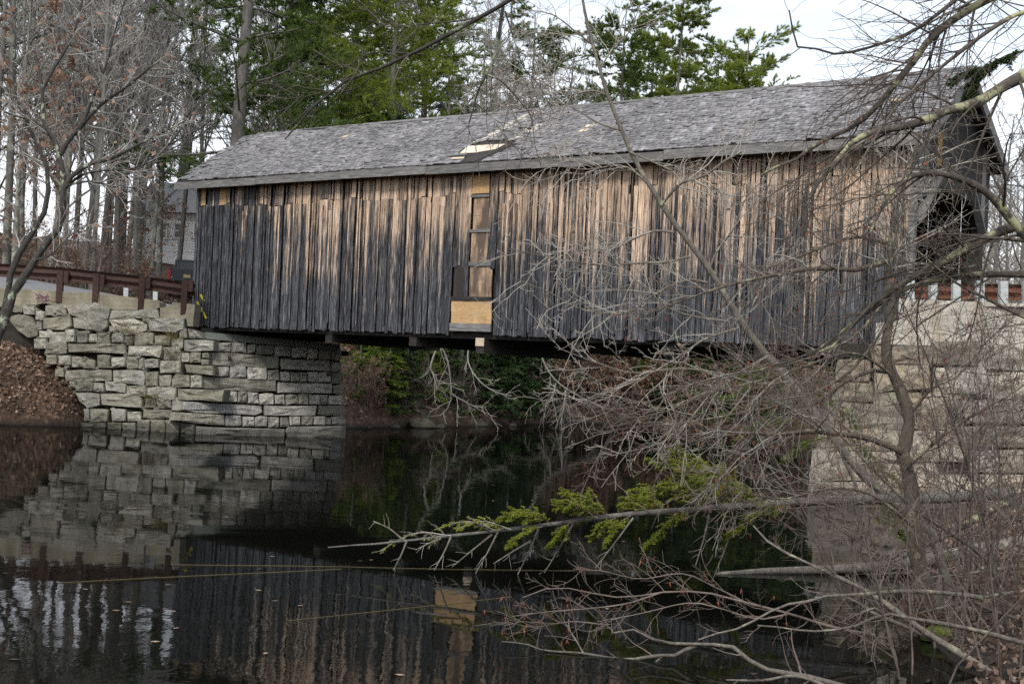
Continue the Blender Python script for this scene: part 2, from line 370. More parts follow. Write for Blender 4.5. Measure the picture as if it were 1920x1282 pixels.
def road_d(x, y, R):
    P = np.stack([x, y], -1); best = np.full(x.shape, 1e9); zz = np.zeros(x.shape)
    for a, b in zip(R[:-1], R[1:]):
        e = (b - a)[:2]; w = P - a[:2]; t = np.clip((w @ e) / (e @ e), 0, 1)
        d = np.hypot(*(np.moveaxis(w - t[..., None] * e, -1, 0))); k = d < best
        best = np.where(k, d, best); zz = np.where(k, a[2] + (b[2] - a[2]) * t, zz)
    return best, zz
def sstep(a, b, x):
    t = np.clip((x - a) / (b - a), 0, 1); return t * t * (3 - 2 * t)
def wing_y(x):      # back line of the left wing wall
    return 41.35 + (-9.23 - x) * .26
def wing_r(x):      # back line of the right wing wall
    return 28.0 - (x - 9.2) * .36
def vnoise(x, y, s, seed):
    r = np.random.default_rng(seed); z = 0
    for k in range(5):
        a = r.uniform(0, 6.28); p = r.uniform(0, 6.28); fr = s * (0.6 + .5 * k)
        z = z + np.sin((x * math.cos(a) + y * math.sin(a)) * fr + p) / (1 + .6 * k)
    return z / 2.2
def ground_z(x, y):
    x = np.asarray(x, float); y = np.asarray(y, float)
    d = river_sd(x, y)
    near = sstep(31, 26, y) * sstep(-10, 0, x)
    amp = 2.5 * (1 - near) + .45 * near
    amp = amp * (1 - .35 * sstep(50, 70, y) * sstep(-4, 4, x))
    lb_ = sstep(-12.4, -13.2, x) * sstep(47, 44, y)
    dec = 2.3 - 1.0 * lb_; amp = amp + .25 * lb_
    z = amp * (1 - np.exp(-np.maximum(d, 0) / dec)) + np.maximum(d, 0) * (.07 * (1 - near) + .03 * near)
    z = np.where(d < 0, np.maximum(-1.4, d * .9) - .02, z)
    # hillside behind the left road
    dl, zl = road_d(x, y, ROAD_L); dr, zr = road_d(x, y, ROAD_R)
    hill = sstep(2, -14, x) * np.clip(.12 * (y - 50 - np.maximum(0, -(x + 10)) * .15), 0, 4.5)
    z = np.where(d > 0, z + hill, z)
    z = z + np.where(d > .3, vnoise(x, y, .55, 3) * .16 * np.minimum(1, d) + vnoise(x, y, 2.4, 8) * .13 * lb_ * np.minimum(1, d), 0)
    okl = (d > 0) & ((y > wing_y(x) + .55) | (x < -19)) & (x < -5.5)
    wl = sstep(6.5, 3.6, dl) * okl
    z = z * (1 - wl) + (zl - .30 + .08 * np.clip(y - 46.8, -2.5, 3)) * wl
    okr = (d > 0) & (y > wing_r(x) + .5) & (x > 7)
    wr = sstep(6.5, 3.6, dr) * okr
    z = z * (1 - wr) + (zr - .12) * wr
    return z
gx = np.concatenate([np.linspace(-320, -46, 26)[:-1], np.arange(-46, 34, .45), np.linspace(34, 320, 28)])
gy = np.concatenate([np.linspace(-60, -2, 10)[:-1], np.arange(-2, 86, .45), np.linspace(86, 420, 36)])
GX, GY = np.meshgrid(gx, gy); GZ = ground_z(GX, GY)
n0, n1 = GX.shape; idx = np.arange(n0 * n1).reshape(n0, n1)
gf = np.stack([idx[:-1, :-1], idx[:-1, 1:], idx[1:, 1:], idx[1:, :-1]], -1).reshape(-1, 4)
link('ground', npmesh('ground', np.stack([GX, GY, GZ], -1).reshape(-1, 3), gf, True), M['ground'], kind='structure')
link('river_water', pymesh('river_water', [(-320, -60, 0), (320, -60, 0), (320, 420, 0), (-320, 420, 0)], [(0, 1, 2, 3)]), M['water'], kind='structure')
def ribbon(name, R, half, mat, bank=0.0):
    v, f = [], []; t = np.linspace(0, 1, 60); s = np.linspace(0, len(R) - 1, 60)
    C = np.stack([np.interp(s, range(len(R)), R[:, k]) for k in range(3)], -1)
    for _ in range(3): C[1:-1] = (C[:-2] + 2 * C[1:-1] + C[2:]) / 4
    T = np.gradient(C, axis=0); N = np.stack([-T[:, 1], T[:, 0]], -1); N /= np.linalg.norm(N, axis=1)[:, None]
    for i in range(60):
        for j, w in enumerate((-half, -half * .33, half * .33, half)):
            v.append((C[i, 0] + N[i, 0] * w, C[i, 1] + N[i, 1] * w, C[i, 2] + .02 + .05 * (1 - (w / half) ** 2) - bank * w))
    for i in range(59):
        for j in range(3): a = i * 4 + j; f.append((a, a + 1, a + 5, a + 4))
    return link(name, pymesh(name, v, f, True), mat, kind='structure')
ribbon('road', ROAD_L, 2.35, M['asphalt'], .09)
ribbon('road', ROAD_R, 2.3, M['asphalt'])

# ------------------------------------------------------------------ covered bridge
BL = 22.6; BW = 4.7; ZB = 3.22; ZF0, ZF1 = 7.42, 7.65; ZRG = 9.56; OV = .66; OVR = .36; OH = .39
DX = np.array([.795, -.606, 0]); DX /= np.linalg.norm(DX); DY = np.array([-DX[1], DX[0], 0]); B0 = np.array([-9.79, 42.6, 0])
bridge = thing('covered_bridge', 'long weathered wooden covered bridge with grey shingled roof spanning the river', 'covered bridge', B0, math.atan2(DX[1], DX[0]))
def bloc(p): q = np.asarray(p) - B0; return np.array([q @ DX, q @ DY, q[2]])
def wallpt(x, y):
    q = bloc(onplane(x, y, B0, DY)); k = .030 * (1 - q[0] / BL); return q[0] + k * (q[2] - ZB), q[2]
def rack(p):
    x, y, z = p; k = .030 * (1 - x / BL)
    return (x - k * (z - ZB), y, z)
rg = np.random.default_rng(11)
def board(x0, x1, z0, z1, y, th, name='board', mat='siding', parent=None, rough=.006, nseg=5, inward=1, bot=None):
    """upright board with uneven long edges; the outer face looks towards local -y."""
    v, f = [], []
    for i in range(nseg + 1):
        t = i / nseg; z = z0 + (z1 - z0) * t; j = rg.normal(0, rough, 2); yy = y + rg.normal(0, .0025)
        za = z + (rg.normal(0, .012) if i == 0 and bot is None else 0)
        v += [rack((x0 + j[0], yy, za)), rack((x1 + j[1], yy, za)), rack((x1 + j[1], y + th, za)), rack((x0 + j[0], y + th, za))]
    for i in range(nseg):
        a = i * 4
        for q in range(4): f.append((a + q, a + (q + 1) % 4, a + 4 + (q + 1) % 4, a + 4 + q))
    f += [(3, 2, 1, 0), tuple(nseg * 4 + q for q in range(4))]
    return link(name, pymesh(name, v, f), M[mat], parent)
wall = boxes('side_wall', [(.05, BL - .05, .10, .12, ZB + .12, ZF1 + .05)], M['darkwood'], bridge, fn=rack)   # dark backing sheet behind the boards, keeps their gaps dark
# patched openings seen in the siding (local x from the picture)
cx0 = wallpt(848, 585)[0]; cx1 = wallpt(924, 585)[0]; pu0 = wallpt(887, 350)[0]; pu1 = wallpt(921, 350)[0]
skip_lo = (cx0, cx1)
x = 0.0; lows = []
while x < BL - .02:
    w = rg.choice([.07, .10, .13, .16, .20], p=[.15, .25, .28, .22, .1]); x1 = min(x + w, BL)
    if x1 > BL - .1: x1 = BL
    lows.append((x, x1)); x = x1
zj = lambda x: 6.87 + .05 * math.sin(x * 1.3) + .03 * math.sin(x * 5)
for x0, x1 in lows:
    xm = (x0 + x1) / 2; y = -.03 + rg.uniform(-.04, .035)
    if cx0 < xm < cx1:
        if xm < pu0: board(x0 + .004, min(x1, pu0) - .004, 5.0 + rg.normal(0, .08), ZF1, y, .026, parent=wall)
        elif xm > pu1: board(max(x0, pu1) + .004, x1 - .004, 4.95 + rg.normal(0, .25), ZF1, y, .026, parent=wall)
        continue
    long = (xm > 12 and rg.random() < .55) or rg.random() < .12
    bot = ZB + rg.normal(0, .014)
    g = abs(rg.normal(0, .008)) + .002
    if long:
        board(x0 + g, x1 - g, bot, ZF1, y, .026, parent=wall, nseg=6)
    else:
        q = zj(xm) + rg.normal(0, .008)
        board(x0 + g, x1 - g, bot, q, y, .026, parent=wall, nseg=6)
        dx = rg.uniform(-.02, .02)
        zt = ZF1 if rg.random() > .03 else ZF1 - .35
        if 1.0 < x0 < 1.3 or .25 < xm < .5: continue
        board(x0 + dx + g, x1 + dx - g, q + .006, zt, y + rg.uniform(-.012, .02), .022, parent=wall, nseg=2)
# narrow battens over some joints
for x0, x1 in lows:
    if rg.random() < .42 and not (cx0 - .1 < x0 < cx1 + .1) and .2 < x0 < BL - .3:
        b = rg.random() < .7
        board(x0 - .022, x0 + .028, ZB + rg.uniform(0, .25), (zj(x0) - rg.uniform(0, .3)) if b else ZF1, -.072, .022, 'batten', parent=wall, nseg=5)
board(BL - .02, BL + .10, ZB - .28, ZF1, -.06, .14, 'corner_board', 'oldwood', wall, nseg=4)
board(-.05, .04, ZB, ZF1, -.055, .15, 'corner_board', 'siding', wall, nseg=4)
# plywood patches
def patch(px0, py0, px1, py1, mat, y=-.025, name='plywood_patch'):
    a, za = wallpt(px0, py1); b, zb_ = wallpt(px1, py0)
    return boxes(name, [(a, b, y - .012, y + .012, za, zb_)], M[mat], wall, fn=rack)
patch(848, 563, 924, 584, 'ply_new', -.04); patch(848, 585, 924, 606, 'ply_new', -.045)
patch(888, 326, 921, 364, 'ply_new', -.05)
patch(379, 352, 388, 386, 'ply_new', -.03); patch(412, 352, 427, 385, 'ply_new', -.03)
patch(888, 366, 919, 434, 'ply_old'); patch(884, 436, 924, 492, 'ply_old', -.034); patch(881, 499, 925, 557, 'ply_old', -.028); patch(850, 486, 876, 557, 'ply_dark', .0)
def rail(px0, py0, px1, py1, mat='oldwood', name='cross_rail', y=-.05):
    a, za = wallpt(px0, py1); b, zb_ = wallpt(px1, py0)
    return boxes(name, [(a, b, y - .03, y + .03, za, zb_)], M[mat], wall, fn=rack)
rail(886, 364.5, 921, 371); rail(884, 430, 923, 436.5); rail(882, 491, 924, 499.5); rail(848, 557, 924, 563.5, 'darkwood'); rail(846, 607.5, 923, 620, 'oldwood')
a_, z_ = wallpt(877, 500); board(a_ - .05, a_ + .06, 4.0, 6.4, -.05, .03, 'board', 'siding', wall)
# yellow paint mark near the left end of the siding
ym = simple('yellow_paint', (.42, .36, .03), (.55, .48, .05), 30, .8, 0)
for k, (a, b) in enumerate((((377, 553), (384, 566)), ((371, 567), (378, 580)), ((377, 577), (388, 598)))):
    (xa, za), (xb, zb2) = wallpt(*a), wallpt(*b)
    v = [rack((xa, -.066, za)), rack((xa + .09, -.066, za + .03)), rack((xb + .08, -.066, zb2 + .02)), rack((xb, -.066, zb2))]
    link('paint_mark', pymesh('paint_mark', v, [(0, 3, 2, 1)]), ym, wall)
# far wall and inner truss, seen dark through the right portal
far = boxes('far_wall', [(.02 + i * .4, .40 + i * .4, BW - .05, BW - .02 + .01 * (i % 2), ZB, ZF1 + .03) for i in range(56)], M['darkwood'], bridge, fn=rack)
tr = []
for yy in (.42, BW - .42):
    for i in range(9):
        xa = .5 + i * 2.65; tr.append(beam((xa, yy, ZB + .3), (xa + .02, yy, ZF0 - .2), .2, .22, (1, 0, 0)))
        if i < 8:
            up = 1 if i < 4 else -1
            tr.append(beam((xa + .1, yy + .01, ZB + .4 if up > 0 else ZF0 - .4), (xa + 2.5, yy + .01, ZF0 - .4 if up > 0 else ZB + .4), .16, .2, (0, 1, 0)))
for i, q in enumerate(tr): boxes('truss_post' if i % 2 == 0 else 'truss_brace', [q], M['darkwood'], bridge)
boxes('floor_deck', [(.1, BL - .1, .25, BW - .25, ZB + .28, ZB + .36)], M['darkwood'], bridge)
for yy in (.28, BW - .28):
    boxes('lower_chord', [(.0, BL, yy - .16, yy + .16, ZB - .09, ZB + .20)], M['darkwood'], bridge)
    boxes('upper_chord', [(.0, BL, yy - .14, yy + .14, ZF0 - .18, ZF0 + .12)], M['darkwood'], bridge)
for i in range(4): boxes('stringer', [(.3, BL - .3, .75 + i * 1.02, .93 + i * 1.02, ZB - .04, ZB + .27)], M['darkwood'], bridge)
for k, xp in enumerate((wallpt(612, 628)[0], wallpt(770, 628)[0], wallpt(902, 628)[0], wallpt(1075, 630)[0], wallpt(1250, 635)[0], wallpt(1420, 640)[0])):
    e = -.02 if k == 2 else .1
    boxes('floor_beam', [(xp - .13, xp + .13, e, BW + .02, ZB - (.46 if k == 2 else .34), ZB - .10)], M['darkwood'], bridge)
    if k == 2: boxes('beam_end', [(xp - .135, xp + .135, -.045, -.022, ZB - .28, ZB - .07)], M['freshwood'], bridge)
# roof
RS = math.hypot(BW / 2 + OH, ZRG - ZF1); ny = (BW / 2 + OH) / RS; nzr = (ZRG - ZF1) / RS
def sag(x): return -.045 * math.sin(math.pi * max(0, min(1, x / BL))) + .018 * math.sin(x * 1.7) + .012 * math.sin(x * 3.9 + 1)
def roofpt(x, s, off=0.0, side=-1):
    """s = distance up the slope from the eave; off = height above the roof plane."""
    z = ZF1 + s * nzr + off * ny + sag(x) * (s / RS)
    y = -OH + s * ny - off * nzr
    if side > 0: y = BW - y
    return (x - .03 * (1 - max(0, x) / BL) * (ZF1 - ZB), y, z)
def slab(side, name):
    v, f = [], []; n = 40
    for i in range(n + 1):
        xx = -OV + .02 + (BL + OV + OVR - .04) * i / n
        v += [roofpt(xx, 0, 0, side), roofpt(xx, RS, 0, side), roofpt(xx, RS, -.05, side), roofpt(xx, 0, -.05, side)]
    for i in range(n):
        a = i * 4
        for q in range(4): f.append((a + q, a + 4 + q, a + 4 + (q + 1) % 4, a + (q + 1) % 4) if side < 0 else (a + q, a + (q + 1) % 4, a + 4 + (q + 1) % 4, a + 4 + q))
    f += [(0, 1, 2, 3), (n * 4 + 3, n * 4 + 2, n * 4 + 1, n * 4)]
    return link(name, pymesh(name, v, f), M['darkwood'], bridge)
roof = slab(-1, 'roof_slope'); roof_far = slab(1, 'roof_slope')
def rpx(x, y):
    """roof coordinates (x along, s up the slope) of a pixel on the near slope."""
    p0 = B0 + DX * 0 + DY * (-OH) + np.array([0, 0, ZF1]); n = DY * (-nzr) + np.array([0, 0, ny])
    q = bloc(onplane(x, y, p0, n)); return q[0] + .03 * (1 - q[0] / BL) * (ZF1 - ZB), (q[2] - ZF1) / nzr
HOLE = np.array([rpx(*q) for q in ((836, 303), (895, 307), (926, 293), (964, 273), (948, 261), (905, 263), (868, 277))])
def in_poly(x, y, Pg):
    c = False; j = len(Pg) - 1
    for i in range(len(Pg)):
        if (Pg[i][1] > y) != (Pg[j][1] > y) and x < (Pg[j][0] - Pg[i][0]) * (y - Pg[i][1]) / (Pg[j][1] - Pg[i][1]) + Pg[i][0]: c = not c
        j = i
    return c
def in_hole(x, s): return in_poly(x, s, HOLE)
PALE = [(np.array(rpx(890, 272)), np.array(rpx(1005, 206))), (np.array(rpx(960, 262)), np.array(rpx(1000, 242)))]
def pale(x, s):
    for a, b in PALE:
        t = np.clip(np.dot(np.array([x, s]) - a, b - a) / np.dot(b - a, b - a), 0, 1)
        if np.linalg.norm(np.array([x, s]) - a - t * (b - a)) < .2: return True
    return False
SV, SN = [], 0; near_list = []
BOX6 = np.array(BOXF)
NC = 27; ex = RS / NC
for side in (-1, 1):
    for c in range(NC + 1):
        s0 = c * ex - .03; x = -OV - .03 + rg.uniform(-.03, .06)
        if side > 0: x = -OV
        while x < BL + OVR - .05:
            w = rg.uniform(.09, .21) if side < 0 else .4
            jx = rg.uniform(-.025, .025) if side < 0 else 0
            ragged = x < -OV + .55 and rg.random() < .35 and side < 0
            sa = s0 + jx; sb = min(s0 + .30, RS + .02); th = rg.uniform(.032, .046)
            if sb > sa + .05 and not ragged and not (side < 0 and in_hole(x, s0 + .08)) and not (side < 0 and rg.random() < .006):
                lift = .014 + rg.exponential(.006) + th; xa, xb = x + .002, x + w - .005
                tw = rg.normal(0, .004) if side < 0 else 0
                lw = rg.normal(0, .006)
                q = [roofpt(xa, sa + lw, lift - th + tw, side), roofpt(xb, sa - lw, lift - th - tw, side), roofpt(xb, sb, .004, side), roofpt(xa, sb, .004, side),
                     roofpt(xa, sa + lw, lift + tw, side), roofpt(xb, sa - lw, lift - tw, side), roofpt(xb, sb, .010, side), roofpt(xa, sb, .010, side)]
                (near_list if side < 0 else SV).append((x, c, q))
            x += w
# the 300 nearest shingles at the right-hand end one by one, the rest as one mass
near_list.sort(key=lambda t: -t[0])
fl = lambda side: BOXF if side < 0 else [tuple(reversed(t)) for t in BOXF]
for x, c, q in near_list[:300]: link('shingle', pymesh('shingle', q, BOXF), M['shingle'], roof)
pl = [q for x, c, q in near_list[300:] if pale(x, c * ex) and rg.random() < .75]
for q in pl: link('pale_shingle', pymesh('pale_shingle', q, BOXF), M['shingle_pale'], roof)
ids = {id(q) for q in pl}
rest = np.array([q for _, _, q in near_list[300:] if id(q) not in ids]); n = len(rest)
link('shingles', npmesh('shingles', rest.reshape(-1, 3), (np.arange(n)[:, None, None] * 8 + BOX6[None]).reshape(-1, 4)), M['shingle'], roof, 'stuff')
rest = np.array([q for _, _, q in SV]); n = len(rest)
link('shingles', npmesh('shingles', rest.reshape(-1, 3), (np.arange(n)[:, None, None] * 8 + BOX6[None][:, :, ::-1]).reshape(-1, 4)), M['shingle'], roof_far, 'stuff')
# torn patch: felt, two plywood sheets, loose boards
def rsheet(name, pts, off, th, mat):
    q = [roofpt(*rpx(*p), off) for p in pts] + [roofpt(*rpx(*p), off + th) for p in pts]
    return link(name, pymesh(name, q, BOXF), mat, roof)
rsheet('roofing_felt', [(842, 302), (888, 304), (960, 272), (905, 264)], .004, .006, M['tar'])
rsheet('plywood_patch', [(863, 289), (897, 288), (908, 273.5), (878, 275)], .030, .012, M['ply_roof'])
rsheet('plywood_patch', [(898.5, 286.5), (930, 282), (948, 272), (908, 273)], .028, .012, M['ply_roof'])
rsheet('loose_board', [(842, 297.5), (876, 295), (877, 292.5), (843, 295)], .06, .03, M['oldwood'])
rsheet('loose_board', [(846, 302), (872, 300.5), (873, 298), (850, 299)], .045, .02, M['freshwood'])
for (a, b) in (((1096, 241), (1098, 236)), ((1085, 250), (1092, 249)), ((1668, 195), (1685, 188)), ((640, 262), (655, 259))):
    x0, s0 = rpx(*a); link('loose_shingle', pymesh('loose_shingle', [roofpt(x0 + dx, s0 + ds, o) for o in (.05, .07) for dx, ds in ((0, 0), (.22, .02), (.25, .16), (.02, .15))], BOXF), M['freshwood'], roof)
# fascia boards, rake boards, ridge boards
cuts = [-OV, 3.0, 6.4, 9.55, 13.0, 16.8, 20.3, BL + OVR]
for i in range(7):
    a, b = cuts[i] + .004, cuts[i + 1] - .004; dz = rg.normal(0, .012)
    q = [(a, -OH - .05, ZF0 + dz), (b, -OH - .05, ZF0 + dz), (b, -OH - .012, ZF0 + dz), (a, -OH - .012, ZF0 + dz),
         (a, -OH - .05, ZF1 - .01 + dz), (b, -OH - .05, ZF1 - .01 + dz), (b, -OH - .012, ZF1 - .01 + dz), (a, -OH - .012, ZF1 - .01 + dz)]
    q = [(p[0] - .03 * (1 - max(0, p[0]) / BL) * (ZF1 - ZB), p[1], p[2] + sag(p[0]) * .3) for p in q]
    link('fascia_board', pymesh('fascia_board', q, BOXF), M['oldwood'], roof)
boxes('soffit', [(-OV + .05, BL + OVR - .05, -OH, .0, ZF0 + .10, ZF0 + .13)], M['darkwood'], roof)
for k, (sd_, xr) in enumerate(((-1, BL + OVR), (1, BL + OVR), (-1, -OV), (1, -OV))):
    q = [roofpt(xr + e, s, o, sd_) for o in (-.26, -.03) for e, s in ((-.03, -.02), (.03, -.02), (.03, RS), (-.03, RS))]
    link('rake_board', pymesh('rake_board', q, BOXF), M['oldwood'], roof if sd_ < 0 else roof_far)
rc = [1.6, 4.6, 7.9, 11.2, 14.4, 17.6, 20.6, BL + OVR]
for i in range(7):
    for sd_ in (-1, 1):
        a, b = rc[i] + .01, rc[i + 1] - .01
        if rg.random() < .12 and i < 2: continue
        q = [roofpt(xx, s, o + .03, sd_) for o in (.0, .025) for xx, s in ((a, RS - .13), (b, RS - .13), (b, RS + .01), (a, RS + .01))]
        link('ridge_board', pymesh('ridge_board', q, BOXF), M['oldwood'], roof if sd_ < 0 else roof_far)
# gable ends: boards above an open portal, portal posts, knee braces
for xe, sgn in ((BL, 1), (0, -1)):
    gab = boxes('gable', [(xe - .02, xe + .0, .15, BW - .15, ZF0 - .55, ZF0 + .05)], M['darkwood'], bridge)
    nb = 18
    for i in range(nb):
        ya, yb = BW * i / nb + .004, BW * (i + 1) / nb - .004
        zt = [ZF1 + (ZRG - ZF1) * (1 - abs(yy - BW / 2) / (BW / 2 + OH)) - .12 for yy in (ya, yb)]
        dip = .75 * (abs((ya + yb) / 2 - BW / 2) / (BW / 2)) ** 3
        e = xe + sgn * .012; w = sgn * .024
        zbm = ZF0 - .62 - dip + rg.normal(0, .02)
        v = [(e, ya, zbm), (e, yb, zbm), (e, yb, zt[1]), (e, ya, zt[0]), (e + w, ya, zbm), (e + w, yb, zbm), (e + w, yb, zt[1]), (e + w, ya, zt[0])]
        f = BOXF if sgn < 0 else [tuple(reversed(t)) for t in BOXF]
        link('board', pymesh('board', v, f), M['darkwood'] if rg.random() < .8 else M['oldwood'], gab)
    for yy in (.2, BW - .2): boxes('portal_post', [(xe - .25, xe - .03, yy - .13, yy + .13, ZB + .2, ZF0 - .1)], M['darkwood'], bridge)
    boxes('portal_brace', [beam((xe + .07 * sgn, .25, ZF0 - 1.5), (xe + .07 * sgn, 1.35, ZF0 - .35), .05, .18, (1, 0, 0))], M['oldwood'], bridge)
    boxes('portal_brace', [beam((xe + .07 * sgn, BW - .25, ZF0 - 1.5), (xe + .07 * sgn, BW - 1.35, ZF0 - .35), .05, .18, (1, 0, 0))], M['oldwood'], bridge)
    if sgn > 0: boxes('ochre_board', [(xe + .05, xe + .075, 1.15, 1.42, 7.25, 7.95)], simple('ochre_wood', (.2, .12, .03), (.36, .22, .06), 9), bridge)

# ------------------------------------------------------------------ stone abutments
rs = np.random.default_rng(5)
def stone_mesh(poly, n, depth, r, name='stone', bulge=.05, gap=.003, unit=None):
    """poly: corner points in order on the face plane; n: outward normal. Rough-hewn block with proud face."""
    P = np.array(poly); c0 = P.mean(0); size = np.linalg.norm(P - c0, axis=1).max()
    pts = []
    for i in range(len(P)):
        a, b = P[i], P[(i + 1) % len(P)]; L = np.linalg.norm(b - a); k = 1 if L < .3 else (2 if L < .8 else 3)
        for j in range(k):
            q = a + (b - a) * j / k
            if j == 0 and len(P) == 4:                        # knock the corner off
                q = q + (c0 - q) * (min(.05, .012 / max(.1, np.linalg.norm(c0 - q))) + r.uniform(0, .025))
            pts.append(q + r.normal(0, .010, 3))
    P = np.array(pts); d = c0 - P; ln = np.linalg.norm(d, axis=1)[:, None]
    pr = r.normal(0, .018)
    R1 = P + d / ln * np.minimum(gap, .3 * ln)
    inset = np.minimum(.012 + r.uniform(0, .022), .35 * ln)
    R2 = P + d / ln * inset + n * (bulge * .75 + pr + r.normal(0, .010, (len(P), 1)))
    R3 = P + d * .52 + n * (bulge + pr + r.normal(0, .022, (len(P), 1)))
    cc = c0 + n * (bulge + pr + r.normal(0, .015)); m_ = len(P)
    V = np.concatenate([R1 - n * depth, R1 - n * .012, R2, R3, [cc]]); f = []
    for k in range(3):
        for i in range(m_):
            j = (i + 1) % m_; f.append((k * m_ + i, k * m_ + j, (k + 1) * m_ + j, (k + 1) * m_ + i))
    for i in range(m_): f.append((3 * m_ + i, 3 * m_ + (i + 1) % m_, 4 * m_))
    # make the winding face outwards
    a, b, c_ = V[f[-1][0]], V[f[-1][1]], V[f[-1][2]]
    if np.dot(np.cross(b - a, c_ - a), n) < 0: f = [tuple(reversed(t)) for t in f]
    return pymesh(name, V, f)
def Q(x0, x1, y0, y1, s=0.0): return [(x0, y0), (x1, y0 + s), (x1, y1 + s), (x0, y1)]
# left abutment: wing wall plane and river face plane, both leaning back a little
cornr = onz(368, 813, 0); wl0 = onz(150, 799, 0); far0 = onz(646, 821, 0)
def facing(a, b, batter):
    t = (b - a) / np.linalg.norm(b - a); n = np.cross(t, (0, 0, 1)); n = n if np.dot(n, CAM - a) > 0 else -n
    n = n + np.array([0, 0, batter]); return n / np.linalg.norm(n)
n_w = facing(wl0, cornr, .05); n_f = facing(cornr, far0, .07)
abut = thing('stone_abutment', 'grey dry-laid stone abutment and wing wall carrying the left end of the bridge', 'abutment', cornr)
# polygons in the enlarged view (x 2.909 from pixel 0,400)
WING = [Q(60, 128, 500, 540), Q(125, 192, 490, 556), Q(195, 247, 530, 586), [(245, 505), (300, 494), (355, 500), (362, 555), (300, 562), (245, 552)],
 [(362, 512), (440, 482), (530, 484), (604, 524), (592, 577), (480, 586), (378, 552)], [(605, 530), (860, 522), (866, 572), (740, 574), (595, 578)],
 [(45, 570), (100, 545), (172, 566), (212, 625), (205, 668), (150, 682), (100, 642)], [(232, 572), (386, 558), (392, 612), (350, 640), (235, 632)],
 [(396, 566), (480, 560), (594, 582), (588, 622), (550, 647), (400, 624)], [(597, 582), (720, 570), (808, 602), (800, 640), (690, 666), (620, 622)],
 [(812, 580), (870, 570), (1005, 574), (1008, 630), (960, 652), (815, 640)], Q(778, 820, 572, 600), Q(598, 640, 612, 652), Q(215, 275, 640, 680), Q(200, 231, 585, 638),
 Q(265, 364, 645, 720), Q(366, 416, 630, 706), Q(417, 478, 638, 706), Q(480, 534, 655, 706), Q(532, 604, 648, 716), Q(607, 676, 650, 706), Q(678, 728, 668, 712), Q(730, 838, 650, 720), Q(841, 932, 665, 720), Q(933, 1000, 680, 738),
 [(1022, 628), (1085, 640), (1100, 682), (1030, 686)], Q(975, 1020, 628, 680), Q(185, 260, 680, 740), Q(250, 368, 708, 766), [(370, 714), (690, 710), (692, 768), (372, 756)], [(700, 722), (890, 720), (880, 786), (700, 772)], Q(892, 984, 728, 800),
 Q(252, 316, 768, 826), Q(317, 392, 772, 832), Q(394, 454, 778, 840), [(445, 812), (480, 796), (526, 800), (520, 848), (455, 846)], Q(529, 604, 770, 846), Q(607, 686, 782, 840), Q(690, 756, 780, 850), Q(758, 786, 786, 850), Q(788, 868, 792, 842), Q(870, 985, 802, 872),
 Q(300, 352, 840, 892), [(355, 854), (610, 850), (608, 910), (352, 918)], [(613, 856), (790, 852), (792, 940), (620, 920)], Q(792, 864, 864, 942), Q(868, 934, 880, 942), [(960, 876), (1036, 882), (1040, 945), (940, 950), (938, 905)],
 Q(378, 412, 920, 950), Q(414, 508, 915, 970), Q(510, 570, 922, 976), [(574, 916), (640, 912), (690, 930), (685, 980), (576, 968)], Q(690, 800, 938, 1000), [(803, 948), (965, 946), (962, 1018), (860, 1020), (802, 990)],
 [(412, 976), (545, 980), (542, 1045), (480, 1062), (430, 1020)], [(550, 980), (740, 985), (780, 1010), (775, 1064), (552, 1042)], Q(790, 852, 1004, 1062), Q(856, 934, 1006, 1064), Q(937, 995, 1002, 1078),
 Q(458, 490, 1062, 1136), Q(492, 590, 1066, 1140), Q(607, 690, 1066, 1136), Q(692, 770, 1078, 1136), [(776, 1070), (938, 1068), (936, 1118), (776, 1116)], Q(440, 582, 1142, 1170), Q(585, 668, 1138, 1182), Q(670, 748, 1140, 1186), Q(750, 818, 1122, 1190), Q(820, 903, 1122, 1196), Q(906, 978, 1126, 1202), Q(985, 1064, 1142, 1208)]
